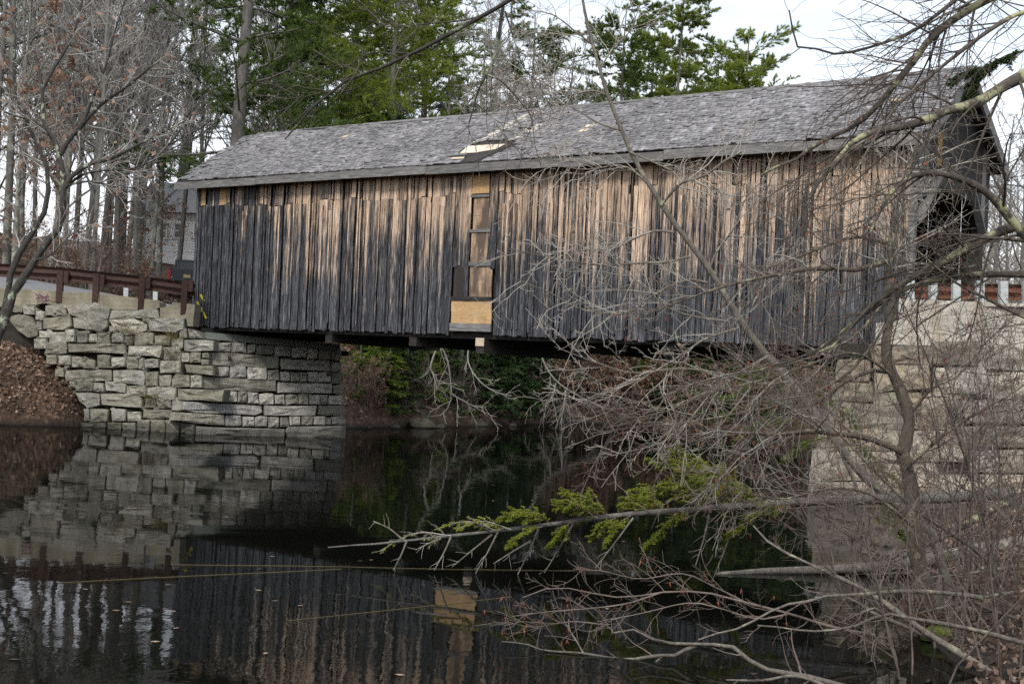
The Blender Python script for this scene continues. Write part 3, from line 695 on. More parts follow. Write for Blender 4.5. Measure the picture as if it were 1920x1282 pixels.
FACE = [Q(1003, 1172, 690, 752), Q(1176, 1259, 702, 756), Q(1262, 1345, 706, 758), Q(1348, 1394, 710, 763), Q(1397, 1495, 716, 771), Q(1498, 1588, 722, 781), Q(1591, 1675, 727, 787), Q(1678, 1735, 736, 796), Q(1738, 1803, 742, 801), Q(1806, 1862, 742, 802),
 Q(990, 1035, 757, 815), Q(1037, 1099, 754, 815), Q(1101, 1140, 760, 789), Q(1097, 1140, 792, 826), [(1142, 762), (1250, 757), (1524, 786), (1520, 848), (1255, 831), (1144, 826)], [(1528, 792), (1800, 808), (1804, 862), (1532, 850)], Q(1807, 1866, 812, 864),
 [(1003, 822), (1170, 830), (1172, 886), (1012, 870)], Q(1175, 1250, 832, 890), Q(1254, 1346, 834, 896), Q(1350, 1455, 840, 905), Q(1459, 1520, 852, 911), Q(1525, 1580, 862, 916), Q(1583, 1632, 862, 918), Q(1635, 1673, 866, 920), Q(1676, 1735, 864, 920), Q(1738, 1804, 866, 922), Q(1808, 1870, 868, 929),
 Q(1042, 1105, 884, 952), [(1110, 892), (1505, 908), (1506, 970), (1250, 966), (1108, 955)], [(1512, 922), (1810, 926), (1812, 982), (1512, 976)], Q(1815, 1872, 934, 985),
 [(972, 956), (1232, 962), (1222, 1026), (1100, 1023), (970, 1014)], Q(1236, 1290, 968, 1030), Q(1293, 1346, 970, 1034), Q(1350, 1410, 974, 1038), Q(1413, 1494, 980, 1046), Q(1497, 1553, 984, 1044), Q(1556, 1625, 986, 1044), Q(1628, 1684, 984, 1043), Q(1687, 1742, 986, 1043), Q(1745, 1789, 988, 1042), Q(1793, 1875, 990, 1044),
 [(1000, 1022), (1425, 1046), (1430, 1088), (1398, 1102), (1070, 1086), (998, 1068)], [(1437, 1050), (1730, 1048), (1727, 1100), (1440, 1103)], Q(1735, 1880, 1048, 1100),
 [(946, 1082), (1225, 1098), (1226, 1152), (1100, 1152), (942, 1124)], Q(1229, 1320, 1100, 1161), Q(1323, 1388, 1106, 1162), Q(1391, 1457, 1108, 1164), Q(1460, 1524, 1109, 1170), Q(1527, 1574, 1108, 1168), Q(1578, 1640, 1106, 1156), Q(1643, 1707, 1104, 1156), Q(1710, 1776, 1104, 1154), Q(1779, 1800, 1112, 1154), Q(1804, 1882, 1104, 1154),
 [(1068, 1162), (1555, 1174), (1556, 1222), (1066, 1214)], [(1562, 1160), (1886, 1158), (1887, 1226), (1562, 1224)]]
def add_stones(polys, par, p0, n, mat, conv, depth=.42, bulge=.05, corner=None):
    for P in polys:
        px = [conv(*q) for q in P]; nn, pp = n, p0
        if corner is not None:
            mx_, my_ = np.mean(px, 0)
            if mx_ < corner(my_): nn, pp = n_w, cornr
        pts = [onplane(x, y, pp, nn) for x, y in px]
        mt = mat if nn is n else M['granite_wing']
        link('stone', stone_mesh([p - np.array(par.location) for p in pts], nn, depth, rs, bulge=bulge), mt, par)
cv = lambda x, y: (x / 2.909, 400 + y / 2.909)
add_stones(WING, abut, cornr, n_w, M['granite_wing'], cv)
add_stones(FACE, abut, cornr, n_f, M['granite'], cv, corner=lambda y: np.interp(y, [637, 813], [403, 366]))
# two old cables that hang from the bridge to rusty eye bolts in the river face
for a, b in (((440, 617), (431, 671)), ((636, 640), (616, 702))):
    q = np.array([onplane(*t, cornr + n_f * .10, n_f) for t in (a, ((a[0] + b[0]) / 2 - 1, (a[1] + b[1]) / 2), b)]) - cornr
    link('cable', pymesh('cable', beam(q[0], q[1], .018, .018) + beam(q[1], q[2], .018, .018), BOXF + [tuple(i + 8 for i in t) for t in BOXF]), M['rust'], abut)
    boxes('eye_bolt', [beam(q[2] - n_f * .14, q[2] + n_f * .03, .07, .10)], M['rust'], abut)
# rubble filling and core behind the faces
def prism(name, foot, z0, z1, shrink_top, mat, par):
    """foot: plan outline; the top outline is moved by shrink_top vectors."""
    o = np.array(par.location); n = len(foot)
    v = [np.array((p[0], p[1], z0)) - o for p in foot] + [np.array((p[0] + s[0], p[1] + s[1], z1 if np.isscalar(z1) else z1[i])) - o for i, (p, s) in enumerate(zip(foot, shrink_top))]
    f = [tuple(reversed(range(n))), tuple(range(n, 2 * n))] + [(i, (i + 1) % n, n + (i + 1) % n, n + i) for i in range(n)]
    return link(name, pymesh(name, v, f), mat, par)
bw = -n_w[:2] * .22; bf = -n_f[:2] * .22
ww0 = wl0 + (wl0 - cornr) / np.linalg.norm(wl0 - cornr) * 4.2
c_in = cornr[:2] + bw * .9 + bf * .9
prism('rubble_core', [ww0[:2] + bw, c_in, far0[:2] + bf * 1.0 - (far0 - cornr)[:2] * .03, far0[:2] + bf * 8 - (far0 - cornr)[:2] * .0 + (far0 - cornr)[:2] * .0, cornr[:2] + bf * 9 + bw * 8, ww0[:2] + bw * 7],
      -.6, [4.0, 2.82, 2.78, 2.78, 3.4, 4.1], [-n_w[:2] * .18, -n_w[:2] * .15 - n_f[:2] * .15, -n_f[:2] * .2, -n_f[:2] * .2, (0, 0), (0, 0)], M['core'], abut)
for k in range(120):                       # chinking stones in the joints of the wing wall
    P = WING[rs.integers(len(WING))]; x, y = np.array(P[rs.integers(len(P))]) + rs.normal(0, 6, 2); w = rs.uniform(9, 20); h = rs.uniform(7, 14)
    if y > 1160 or x > 990: continue
    px = [cv(x + w * math.cos(t) * rs.uniform(.8, 1.1), y + h * math.sin(t) * rs.uniform(.8, 1.1)) for t in np.linspace(0, 6.28, 6)[:-1]]
    link('chink_stone', stone_mesh([onplane(a, b, cornr, n_w) - cornr for a, b in px], n_w, .2, rs, bulge=.0, gap=.0), M['granite_wing'], abut)
# concrete cap of the wing wall in two pours with a broken end
def cap_prism(name, pxs, p0, n, depth, proud, mat, par):
    o = np.array(par.location); fr = [onplane(x, y, p0, n) + n * proud - o for x, y in pxs]; bk = [p - n * (depth + proud) * np.array([1, 1, 0]) for p in fr]; k = len(fr)
    v = fr + bk; f = [tuple(range(k)), tuple(reversed(range(k, 2 * k)))] + [(i, k + i, k + (i + 1) % k, (i + 1) % k) for i in range(k)]
    a, b, c = v[0], v[1], v[2]
    if np.dot(np.cross(b - a, c - b), n) < 0: f = [tuple(reversed(t)) for t in f]
    return link(name, pymesh(name, v, f), mat, par)
cap_prism('concrete_cap', [(-70, 533), (0, 539.5), (186, 550), (186, 571), (130, 578), (84, 568), (40, 575), (-70, 575)], cornr, n_w, .45, .0, M['conc'], abut)
cap_prism('concrete_cap', [(187, 550), (287, 562), (299, 567), (300, 576), (292, 580), (215, 581), (187, 572)], cornr, n_w, .45, .012, M['conc'], abut)
cap_prism('concrete_cap', [(300.5, 577), (318, 574), (325, 566.5), (366, 571), (362, 612), (352, 611), (350, 598), (301, 596)], cornr, n_w, .45, .02, M['conc'], abut)
# spray-painted scribble on the concrete: not readable, loose strokes
sp = simple('faded_purple_spray', (.10, .05, .07), (.15, .08, .10), 30, .9, 0)
for k, pl in enumerate(([(66, 550), (74, 558), (70, 567), (80, 562), (90, 551)], [(72, 552), (88, 560), (78, 568)], [(84, 566), (92, 562), (100, 567), (108, 563)], [(67, 560), (92, 556)])):
    v, f = [], []
    for i in range(len(pl) - 1):
        a, b = [onplane(*q, cornr, n_w) + n_w * .006 - cornr for q in (pl[i], pl[i + 1])]; up = np.array([0, 0, .022 * (1 + .4 * math.sin(i * 2 + k))])
        m0 = len(v); v += [a - up, b - up, b + up, a + up]; f.append((m0, m0 + 1, m0 + 2, m0 + 3))
    link('graffiti_stroke', pymesh('graffiti_stroke', v, f), sp, abut)
# bearing timbers on the left abutment
tdir = (far0 - cornr) / np.linalg.norm(far0 - cornr)
pA = onplane(385, 629, cornr + n_f * -.18, n_f); pB = onplane(634, 651, cornr + n_f * -.18, n_f)
bt = tag(boxes('bearing_timber', [beam(pA, pB, .26, .20)], M['greenwood']), 'long grey-green bearing timber lying on top of the left stone abutment', 'timber')
pC = onplane(378, 621, cornr - n_f * .5, n_f); pD = pC + tdir * 5.4
tag(boxes('bearing_timber', [beam(pC, pD, .25, .2)], M['darkwood']), 'dark upper timber between the stone abutment and the bridge floor', 'timber')
blk = thing('bearing_blocks', 'small wooden packing blocks under the bearing timber on the left abutment', 'blocks', pA - np.array([0, 0, .2]))
for k, t in enumerate((.35, .9, 1.6, 2.3, 3.1, 3.9, 4.5)):
    q = pA + (pB - pA) / np.linalg.norm(pB - pA) * t - np.array(blk.location)
    boxes('block', [(q[0] - .13, q[0] + .13, q[1] - .12, q[1] + .12, q[2] - .26, q[2] - .101)], M['oldwood'] if k % 2 else M['darkwood'], blk)
# right abutment
rA = np.array([6.45, 29.1, 0.0]); n_r = facing(rA, rA + np.array([.932, -.362, 0]), .045)
abr = thing('stone_abutment', 'pale warm granite block abutment under the right end of the bridge, behind bare branches', 'abutment', rA)
RIGHT = [Q(1570, 1632, 675, 712), Q(1634, 1750, 648, 679, 4), Q(1752, 1832, 640, 684, 3), Q(1834, 1955, 648, 692, 3),
 Q(1637, 1746, 684, 732), Q(1748, 1850, 690, 736), Q(1852, 1960, 698, 748), Q(1560, 1635, 714, 750), Q(1638, 1726, 735, 762), Q(1728, 1802, 740, 776), Q(1804, 1960, 752, 796),
 [(1548, 754), (1780, 766), (1782, 804), (1540, 802)], Q(1784, 1962, 800, 838), Q(1534, 1702, 806, 842), Q(1704, 1812, 808, 862), Q(1814, 1965, 842, 886),
 Q(1520, 1604, 844, 872), Q(1606, 1700, 846, 868), Q(1517, 1622, 875, 902), Q(1624, 1760, 868, 912), Q(1762, 1965, 890, 936), Q(1513, 1642, 905, 952), Q(1644, 1792, 915, 962), Q(1794, 1965, 940, 990), Q(1510, 1660, 955, 985), Q(1664, 1800, 966, 990)]
RIGHT = [[(x + rs.normal(0, 2.6) + (3 if j in (1, 2) else -3) * .6, y + rs.normal(0, 1.8) + (2.2 if j in (2, 3) else -2.2)) for j, (x, y) in enumerate(P)] for P in RIGHT]
add_stones(RIGHT, abr, rA, n_r, M['granite_r'], lambda x, y: (x, y), depth=.6, bulge=.11)
e_r = np.array([.932, -.362]); b_r = -n_r[:2]
prism('rubble_core', [rA[:2] + b_r * .25 + e_r * .12, rA[:2] + b_r * .25 + e_r * 9, rA[:2] + b_r * 3 + e_r * 9, rA[:2] + b_r * 5.6 + e_r * .4], -.8, [3.0, 3.6, 3.6, 3.0],
      [b_r * .15 + e_r * .75, b_r * .15, (0, 0), (0, 0)], M['core_r'], abr)
cap_prism('concrete_cap', [(1686, 559), (1690, 560.5), (1990, 572), (1990, 650), (1832, 640), (1641, 646), (1643, 606), (1684, 601)], rA, n_r, .55, .03, M['conc_r'], abr)
cap_prism('ledge', [(1646, 634), (1990, 646), (1990, 656), (1644, 645.5)], rA, n_r, .5, .055, M['conc_r'], abr)
pq = onplane(1607, 658, rA - n_r * .35, n_r)
tag(boxes('bearing_timber', [beam(pq + np.array([-.55, .22, 0]), pq + np.array([.3, -.12, 0]), .35, .28)], M['darkwood']), 'short dark timber block between the right abutment and the bridge', 'timber')

# ------------------------------------------------------------------ guard rails
def w_beam(name, P, mat, parent, n_out, h=.31, o=(0, 0, 0)):
    """corrugated rail along the polyline P."""
    prof = [(-.5, .0), (-.42, .035), (-.28, .075), (-.14, .04), (0, .0), (.14, .04), (.28, .075), (.42, .035), (.5, .0)]
    v, f = [], []; P = np.array(P) - np.array(o)
    for p in P:
        for z, q in prof: v.append(p + np.array([0, 0, z * h]) + n_out * q)
        for z, q in prof: v.append(p + np.array([0, 0, z * h]) + n_out * (q - .006))
    k = len(prof)
    for i in range(len(P) - 1):
        a, b = i * 2 * k, (i + 1) * 2 * k
        for j in range(k - 1):
            f.append((a + j, b + j, b + j + 1, a + j + 1)); f.append((a + k + j, a + k + j + 1, b + k + j + 1, b + k + j))
        f.append((a, a + k, b + k, b)); f.append((a + k - 1, b + k - 1, b + 2 * k - 1, a + 2 * k - 1))
    return link(name, pymesh(name, v, f), mat, parent)
nh = np.array([n_w[0], n_w[1], 0]); nh /= np.linalg.norm(nh)
off = cornr - nh * .34
gl0 = onplane(115, 500, off, nh)
gl = thing('guard_rail', 'rust-brown steel guard rail on top of the left stone wing wall', 'guard rail', onplane(115, 540, off, nh))
railp = [onplane(x, y, off, nh) for x, y in ((-90, 500), (0, 506.5), (60, 510.5), (115, 513.5), (182, 521.5), (268, 530.5), (347, 542), (364, 543.5))]
w_beam('rail', railp, M['rust'], gl, -nh, .40, gl.location)
for x, y0, y1 in ((-40, 500, 541), (114, 507.5, 546), (181.5, 513, 552), (267.5, 519, 561), (347.5, 524, 568)):
    a, b = [onplane(x + d, y, off + nh * .12, nh) - np.array(gl.location) for d, y in ((0, y0), (-1.5, y1))]
    boxes('post', [beam(a, b + np.array([0, 0, -.35]), .18, .15, (0, 1, 0))], M['rust'], gl)
    boxes('spacer_block', [beam(a + np.array([.17, .02, -.02]), a + np.array([.17, .02, -.36]), .15, .12, (0, 1, 0))], M['rust'], gl)
# second rail on the far side of the left road
g2 = thing('guard_rail', 'far guard rail across the left road, only its grey posts showing', 'guard rail', (-9, 49.2, 3.7))
for x, y0, y1 in ((44, 506, 538), (237, 527, 552), (292, 533, 566)):
    Y = 47.6 + (237 - x) * .004
    a, b = at(x, y0, Y) - np.array(g2.location), at(x, y1, Y) - np.array(g2.location)
    boxes('post', [beam(a, b + np.array([0, 0, -.4]), .15, .1, (0, 1, 0))], M['galv'], g2)
# right rail on the pale concrete
nr_h = np.array([n_r[0], n_r[1], 0]); nr_h /= np.linalg.norm(nr_h); offr = rA - nr_h * .30
g3 = thing('guard_rail', 'guard rail with pale posts and orange rusted rail on the right concrete wall', 'guard rail', onplane(1745, 562, offr, nr_h))
for x in (1706, 1749, 1792.5, 1837, 1881, 1925):
    yt = 524 + (x - 1706) * .02; a, b = [onplane(x, y, offr, nr_h) - np.array(g3.location) for y in (yt, 568)]
    boxes('post', [beam(a, b + np.array([0, 0, -.1]), .155, .15, (0, 1, 0))], M['galv'], g3)
w_beam('rail', [onplane(x, y, offr - nr_h * .12, nr_h) for x, y in ((1680, 543.5), (1760, 545), (1850, 547), (1990, 551))], M['rust_r'], g3, -nr_h, .33, g3.location)
# ------------------------------------------------------------------ plants: vectorised branch growth
class Tubes:
    """collects tapered tubes and builds them as one mesh."""
    def __init__(s): s.d = {}
    def add(s, P, R, sides=4):
        P = np.asarray(P, float); R = np.asarray(R, float)
        if P.ndim == 2: P, R = P[None], R[None]
        if len(P): s.d.setdefault((P.shape[1], sides), []).append((P, R))
        return s
    def mesh(s, name):
        V, Fc, base = [], [], 0
        for (n, k), lst in s.d.items():
            P = np.concatenate([a for a, _ in lst]); R = np.concatenate([b for _, b in lst]); B = len(P)
            T = np.empty_like(P); T[:, 1:-1] = P[:, 2:] - P[:, :-2]; T[:, 0] = P[:, 1] - P[:, 0]; T[:, -1] = P[:, -1] - P[:, -2]
            T /= np.linalg.norm(T, axis=2, keepdims=True) + 1e-9
            ref = np.where(np.abs(T[:, :1, 2:3]) > .9, np.array([1., 0, 0]), np.array([0, 0, 1.]))
            S = np.cross(T, np.broadcast_to(ref, T.shape)); S /= np.linalg.norm(S, axis=2, keepdims=True) + 1e-9
            U = np.cross(S, T); a = np.arange(k) * 2 * math.pi / k
            ring = P[:, :, None] + (S[:, :, None] * np.cos(a)[None, None, :, None] + U[:, :, None] * np.sin(a)[None, None, :, None]) * R[:, :, None, None]
            V.append(ring.reshape(-1, 3)); ii = np.arange(B * n * k).reshape(B, n, k) + base; jj = np.roll(ii, -1, 2)
            Fc.append(np.stack([ii[:, :-1], jj[:, :-1], jj[:, 1:], ii[:, 1:]], -1).reshape(-1, 4)); base += B * n * k
        return npmesh(name, np.concatenate(V), np.concatenate(Fc), True)
def nrm(v): return v / (np.linalg.norm(v, axis=-1, keepdims=True) + 1e-9)
def spawn(r, P, R, k, t0=.2, t1=1.0, ang=(35, 65), ln=(.3, .5), n=5, wob=.2, grav=0.0, rr=.55, fall=.5, minr=.004, absl=None, tip=.35, bias=None, flat=0.0, whorl=0):
    """k children on every parent polyline of P (B,N,3)."""
    B, N, _ = P.shape
    if B == 0 or k == 0: return np.zeros((0, n, 3)), np.zeros((0, n))
    L = np.linalg.norm(np.diff(P, axis=1), axis=2).sum(1)
    t = t0 + (t1 - t0) * ((np.arange(k)[None] + r.random((B, k))) / k)
    if whorl: t = np.clip(np.round(t * whorl) / whorl + r.normal(0, .004, t.shape), t0, .99)
    q = np.minimum(t * (N - 1), N - 1.001); i = q.astype(int); fr = (q - i)[..., None]; b = np.arange(B)[:, None]
    p = P[b, i] * (1 - fr) + P[b, i + 1] * fr; rad = R[b, i] * (1 - fr[..., 0]) + R[b, i + 1] * fr[..., 0]
    T = nrm(P[b, i + 1] - P[b, i]); rv = r.normal(size=(B, k, 3))
    if flat: rv[..., 2] *= (1 - flat)
    if bias is not None: rv = rv + np.asarray(bias)
    rv = nrm(rv - T * (rv * T).sum(-1, keepdims=True))
    a = np.radians(r.uniform(*ang, size=(B, k)))[..., None]; d = T * np.cos(a) + rv * np.sin(a)
    l = (absl if absl is not None else L[:, None]) * r.uniform(*ln, size=(B, k)) * (1 - fall * (t - t0) / max(1e-6, t1 - t0))
    p, d, l = p.reshape(-1, 3), d.reshape(-1, 3), l.reshape(-1); rad = rad.reshape(-1)
    O = np.empty((B * k, n, 3)); O[:, 0] = p; st = (l / (n - 1))[:, None]
    for j in range(1, n):
        d = nrm(d + r.normal(0, wob, d.shape) + np.array([0, 0, grav])); p = p + d * st; O[:, j] = p
    r0 = np.maximum(rad * rr * r.uniform(.7, 1.05, rad.shape), minr)
    return O, np.maximum(r0[:, None] * np.linspace(1, tip, n)[None], minr * .75)
def leafquads(r, C, size, up=.0, aspect=1.6):
    """loose leaf quads at points C."""
    n = len(C); a = nrm(r.normal(size=(n, 3)) * np.array([1, 1, .8])); b = nrm(np.cross(a, r.normal(size=(n, 3)))); s = (size * r.uniform(.6, 1.25, n))[:, None]
    c = np.cross(a, b); v = np.stack([C - a * s * .5 * aspect, C + b * s * .42 + c * s * .12, C + a * s * .5 * aspect, C - b * s * .42 + c * s * .12], 1)
    return v.reshape(-1, 3), np.arange(4 * n).reshape(n, 4)
def blades(r, C, D, ln, wd, spread, k):
    """k thin needle blades at every point C around direction D."""
    n = len(C); C = np.repeat(C, k, 0); D = nrm(np.repeat(D, k, 0) + r.normal(0, spread, (n * k, 3))); l = (ln * r.uniform(.7, 1.2, n * k))[:, None]
    s = nrm(np.cross(D, r.normal(size=(n * k, 3)))) * wd
    v = np.stack([C - s, C + s, C + D * l], 1); return v.reshape(-1, 3), np.arange(3 * n * k).reshape(-1, 3)
def trunkline(r, h, n=9, lean=(0, 0), wob=.012, bend=0.0):
    t = np.linspace(0, 1, n); w = np.cumsum(r.normal(0, wob * h, (n, 2)) * t[:, None], 0) * .6
    return np.stack([lean[0] * h * t + w[:, 0] + bend * h * t * t, lean[1] * h * t + w[:, 1], h * t - .4 * (t == 0)], -1)

def bare_tree_meshes(seed, h=17, rad=.17, first=.32, dens=1.0, fork=False):
    r = np.random.default_rng(seed); P = trunkline(r, h, 11, r.normal(0, .025, 2), .008)[None]; R = (rad * np.linspace(1, .12, 11) ** .85)[None]
    tr, tw = Tubes(), Tubes(); tr.add(P, R, 7)
    A, RA = spawn(r, P, R, int(30 * dens), first * .6, .98, (35, 68), (.18, .34), 7, .10, .045, .45, .55, .020)
    tr.add(A, RA, 5)
    B, RB = spawn(r, A, RA, 7, .2, 1, (25, 60), (.30, .55), 5, .13, .04, .6, .5, .015); tw.add(B, RB, 4)
    C, RC = spawn(r, B, RB, 5, .15, 1, (25, 60), (.30, .6), 4, .15, .03, .6, .4, .011); tw.add(C, RC, 3)
    D, RD = spawn(r, C, RC, 2, .2, 1, (25, 60), (.35, .6), 3, .15, .02, .7, .3, .009); tw.add(D, RD, 3)
    return tr.mesh('trunk'), tw.mesh('crown')
def pine_meshes(seed, h=24, rad=.30, first=.22, full=1.0, reach=.20, tuft=.24):
    """white pine: whorls of long level limbs carrying plates of needles."""
    r = np.random.default_rng(seed); P = trunkline(r, h, 11, r.normal(0, .012, 2), .004)[None]; R = (rad * np.linspace(1, .1, 11))[None]
    tr = Tubes(); tr.add(P, R, 8)
    L0 = h * reach
    A, RA = spawn(r, P, R, int(66 * full), first, .985, (62, 96), (.7, 1.15), 7, .07, .035, .30, .58, .022, absl=L0, whorl=18); tr.add(A, RA, 4)
    B, RB = spawn(r, A, RA, 13, .12, 1.0, (35, 65), (.25, .48), 4, .12, .03, .5, .45, .010, flat=.88); tr.add(B, RB, 3)
    Cc, RC = spawn(r, B, RB, 4, .25, 1.0, (25, 55), (.4, .7), 3, .12, .03, .5, .4, .008, flat=.8); tr.add(Cc, RC, 3)
    pts, dr = [], []
    for S_, m_ in ((B, 7), (Cc, 6)):
        for q in range(m_):
            f = r.uniform(.12, .999, len(S_)) * (S_.shape[1] - 1); i = np.minimum(f.astype(int), S_.shape[1] - 2); f = (f - i)[:, None]; bb = np.arange(len(S_))
            a, b = S_[bb, i], S_[bb, i + 1]
            pts.append(a * (1 - f) + b * f); dr.append(nrm(b - a))
    pts, dr = np.concatenate(pts), np.concatenate(dr)
    v, f = blades(r, pts, dr + np.array([0, 0, .22]), tuft, .0125, .42, 8)
    return tr.mesh('trunk'), npmesh('crown', v, f)
def hemlock_meshes(seed, h=7, rad=.08, reach=.34, first=.02):
    r = np.random.default_rng(seed); P = trunkline(r, h, 8, r.normal(0, .03, 2), .01)[None]; R = (rad * np.linspace(1, .1, 8))[None]
    tr = Tubes(); tr.add(P, R, 6)
    A, RA = spawn(r, P, R, 56, first, .98, (65, 100), (.7, 1.1), 6, .08, -.035, .35, .75, .010, absl=h * reach); tr.add(A, RA, 4)
    B, RB = spawn(r, A, RA, 12, .15, 1, (40, 65), (.25, .45), 4, .08, -.05, .5, .55, .006, flat=.85); tr.add(B, RB, 3)
    pts, dr = [], []
    for q in range(9):
        f = r.random(len(B))[:, None] * 2.999; i = f.astype(int)[:, 0]; ff = f - i[:, None]; b = np.arange(len(B))
        a, c = B[b, i], B[b, i + 1]; pts.append(a * (1 - ff) + c * ff)
        t = nrm(c - a); side = nrm(np.cross(t, [0, 0, 1.0])) * r.choice([-1, 1], len(B))[:, None]; dr.append(nrm(t * .6 + side))
    v, f = blades(r, np.concatenate(pts), np.concatenate(dr), .20, .030, .28, 4)
    return tr.mesh('trunk'), npmesh('crown', v, f)
def shrub_meshes(seed, h=2.6, stems=7, spread=.5, leaf=False, minr=.0045, dens=1):
    r = np.random.default_rng(seed); tr, tw = Tubes(), Tubes(); S_ = []
    for k in range(stems):
        a = r.uniform(0, 6.28); l = r.uniform(.1, spread); S_.append(trunkline(r, h * r.uniform(.65, 1.1), 7, (math.cos(a) * l, math.sin(a) * l), .03, 0) + np.array([math.cos(a) * .12, math.sin(a) * .12, 0]))
    P = np.array(S_); R = np.repeat((.016 * h / 2.6 * np.linspace(1, .25, 7))[None], stems, 0) * r.uniform(.7, 1.2, (stems, 1)); tr.add(P, R, 5)
    A, RA = spawn(r, P, R, int(9 * dens), .2, 1, (25, 65), (.22, .45), 5, .14, .04, .6, .5, minr); tw.add(A, RA, 3)
    B, RB = spawn(r, A, RA, int(5 * dens), .2, 1, (25, 65), (.3, .55), 4, .15, .02, .6, .4, minr * .85); tw.add(B, RB, 3)
    C, RC = spawn(r, B, RB, 3, .2, 1, (25, 65), (.3, .6), 3, .15, .02, .7, .4, minr * .8); tw.add(C, RC, 3)
    out = [('stems', tr.mesh('stems'), None), ('twigs', tw.mesh('twigs'), None)]
    if leaf:
        pts = np.concatenate([C[:, -1], C[::2, 1], B[::2, -1]]); pts = pts[r.random(len(pts)) < leaf]
        out.append(('dead_leaves', npmesh('dead_leaves', *leafquads(r, pts, .085)), None))
    return out
def put(proto, mats, name, label, cat, loc, s=1.0, rz=0.0, group=None, parts=('trunk', 'crown'), sz=None):
    o = thing(name, label, cat, loc, rz, group); o.scale = (s, s, sz or s)
    for pn, me, mt in zip(parts, proto, mats):
        c = link(pn, me, mt, o, 'stuff' if pn in ('twigs', 'dead_leaves') else None)
        if me.materials and me.materials[0] is not mt:
            c.material_slots[0].link = 'OBJECT'; c.material_slots[0].material = mt
    return o

BARE = [bare_tree_meshes(100 + i, 17, .16, [.30, .42, .25, .36, .45, .33][i], [1.0, .8, 1.15, .9, .85, 1.0][i]) for i in range(6)]
PINE = [pine_meshes(200, 25, .30, .20, 1.15, .22), pine_meshes(201, 25, .28, .26, 1.0, .17), pine_meshes(202, 26, .36, .22, .55, .18), pine_meshes(203, 22, .24, .12, 1.15, .25)]
HEM = [hemlock_meshes(300), hemlock_meshes(301, 7, .08, .40), hemlock_meshes(302, 7, .07, .3)]
rt = np.random.default_rng(21)
def gz(x, y): return float(ground_z(np.array([x]), np.array([y]))[0])
def shore(px, off, y0=46.0):
    for Y in np.arange(y0, 95, .25):
        p = at(px, 760, Y)
        if float(river_sd(np.array([p[0]]), np.array([Y]))[0]) > off: return np.array([p[0], Y, gz(p[0], Y) - .1])
    return place(px, 80)
def place(px, Y):
    p = at(px, 480, Y)
    while float(river_sd(np.array([p[0]]), np.array([Y]))[0]) < 1.5: Y += 1; p = at(px, 480, Y)
    return np.array([p[0], Y, gz(p[0], Y) - .1])

# --- bare trees on the wooded hillside behind the left road (pixel column, distance, trunk scale, height scale, variant, bark)
LEFT = [(-14, 56, 1.15, 1.2, 0, 'bark_pine'), (14, 52, 1.2, 1.25, 1, 'bark_grey'), (44, 66, .9, 1.1, 2, 'bark_grey'), (66, 74, 1.0, 1.2, 3, 'bark_pine'), (91, 57, 1.35, 1.25, 4, 'bark_pine'), (108, 70, .9, 1.1, 5, 'bark_grey'), (122, 54, .8, 1.15, 0, 'bark_grey'),
        (140, 62, 1.0, 1.2, 1, 'bark_pine'), (155, 53.5, .95, 1.2, 3, 'bark_pine'), (176, 51.5, .7, 1.2, 2, 'bark_white'), (190, 60, 1.3, 1.3, 4, 'bark_pine'), (203, 68, 1.0, 1.1, 5, 'bark_grey'), (221, 56, 1.0, 1.15, 0, 'bark_pine'), (238, 72, 1.1, 1.2, 1, 'bark_grey'),
        (252, 58, .8, 1.1, 2, 'bark_white'), (262, 63, 1.35, 1.25, 3, 'bark_pine'), (283, 55, .7, 1.0, 5, 'bark_grey'), (301, 70, 1.0, 1.2, 4, 'bark_grey'), (336, 74, 1.0, 1.2, 1, 'bark_pine'), (372, 76, 1.0, 1.2, 3, 'bark_grey')]
for i, (px, Y, s, sz, k, bk) in enumerate(sorted(LEFT)):
    lab = 'bare %s tree on the left slope behind the guard rail, %s from the left' % ({'bark_white': 'pale', 'bark_grey': 'grey', 'bark_pine': 'dark'}[bk], ORD[i])
    o = put(BARE[k], (M[bk], M['twig_grey']), 'bare_tree', lab, 'tree', place(px, Y), s * .9, rt.uniform(0, 6.28), 'bare trees on the left slope', sz=sz * 1.05)
    o.rotation_euler[0], o.rotation_euler[1] = rt.normal(0, .025), rt.normal(0, .03)
# fine bare birches against the sky left of the big pine, and bare trees behind the roof
MID = [(448, 70, .8, 1.1, 2), (478, 78, .75, 1.2, 0), (497, 66, .7, 1.1, 3), (515, 82, .8, 1.2, 5), (540, 74, .7, 1.1, 1)]
for i, (px, Y, s, sz, k) in enumerate(MID):
    put(BARE[k], (M['bark_grey'], M['twig_grey']), 'bare_tree', 'thin bare tree against white sky between two pines, %s from the left' % ORD[i], 'tree', place(px, Y), s, rt.uniform(0, 6), 'thin bare trees against the sky', sz=sz)
MIDR = [(800, 66, .95, 1.0, 2), (838, 72, 1.0, 1.05, 4), (872, 62, .9, .92, 0), (905, 75, 1.0, 1.1, 5), (940, 64, .9, .95, 1), (972, 80, 1.1, 1.1, 2), (1005, 68, .9, .95, 3), (1040, 74, 1.0, 1.05, 0), (1078, 66, .9, .9, 5), (1118, 82, 1.0, 1.0, 4), (1165, 76, .9, .9, 1), (1850, 60, .8, .7, 2), (1898, 66, .8, .62, 0), (1925, 54, .7, .6, 3)]
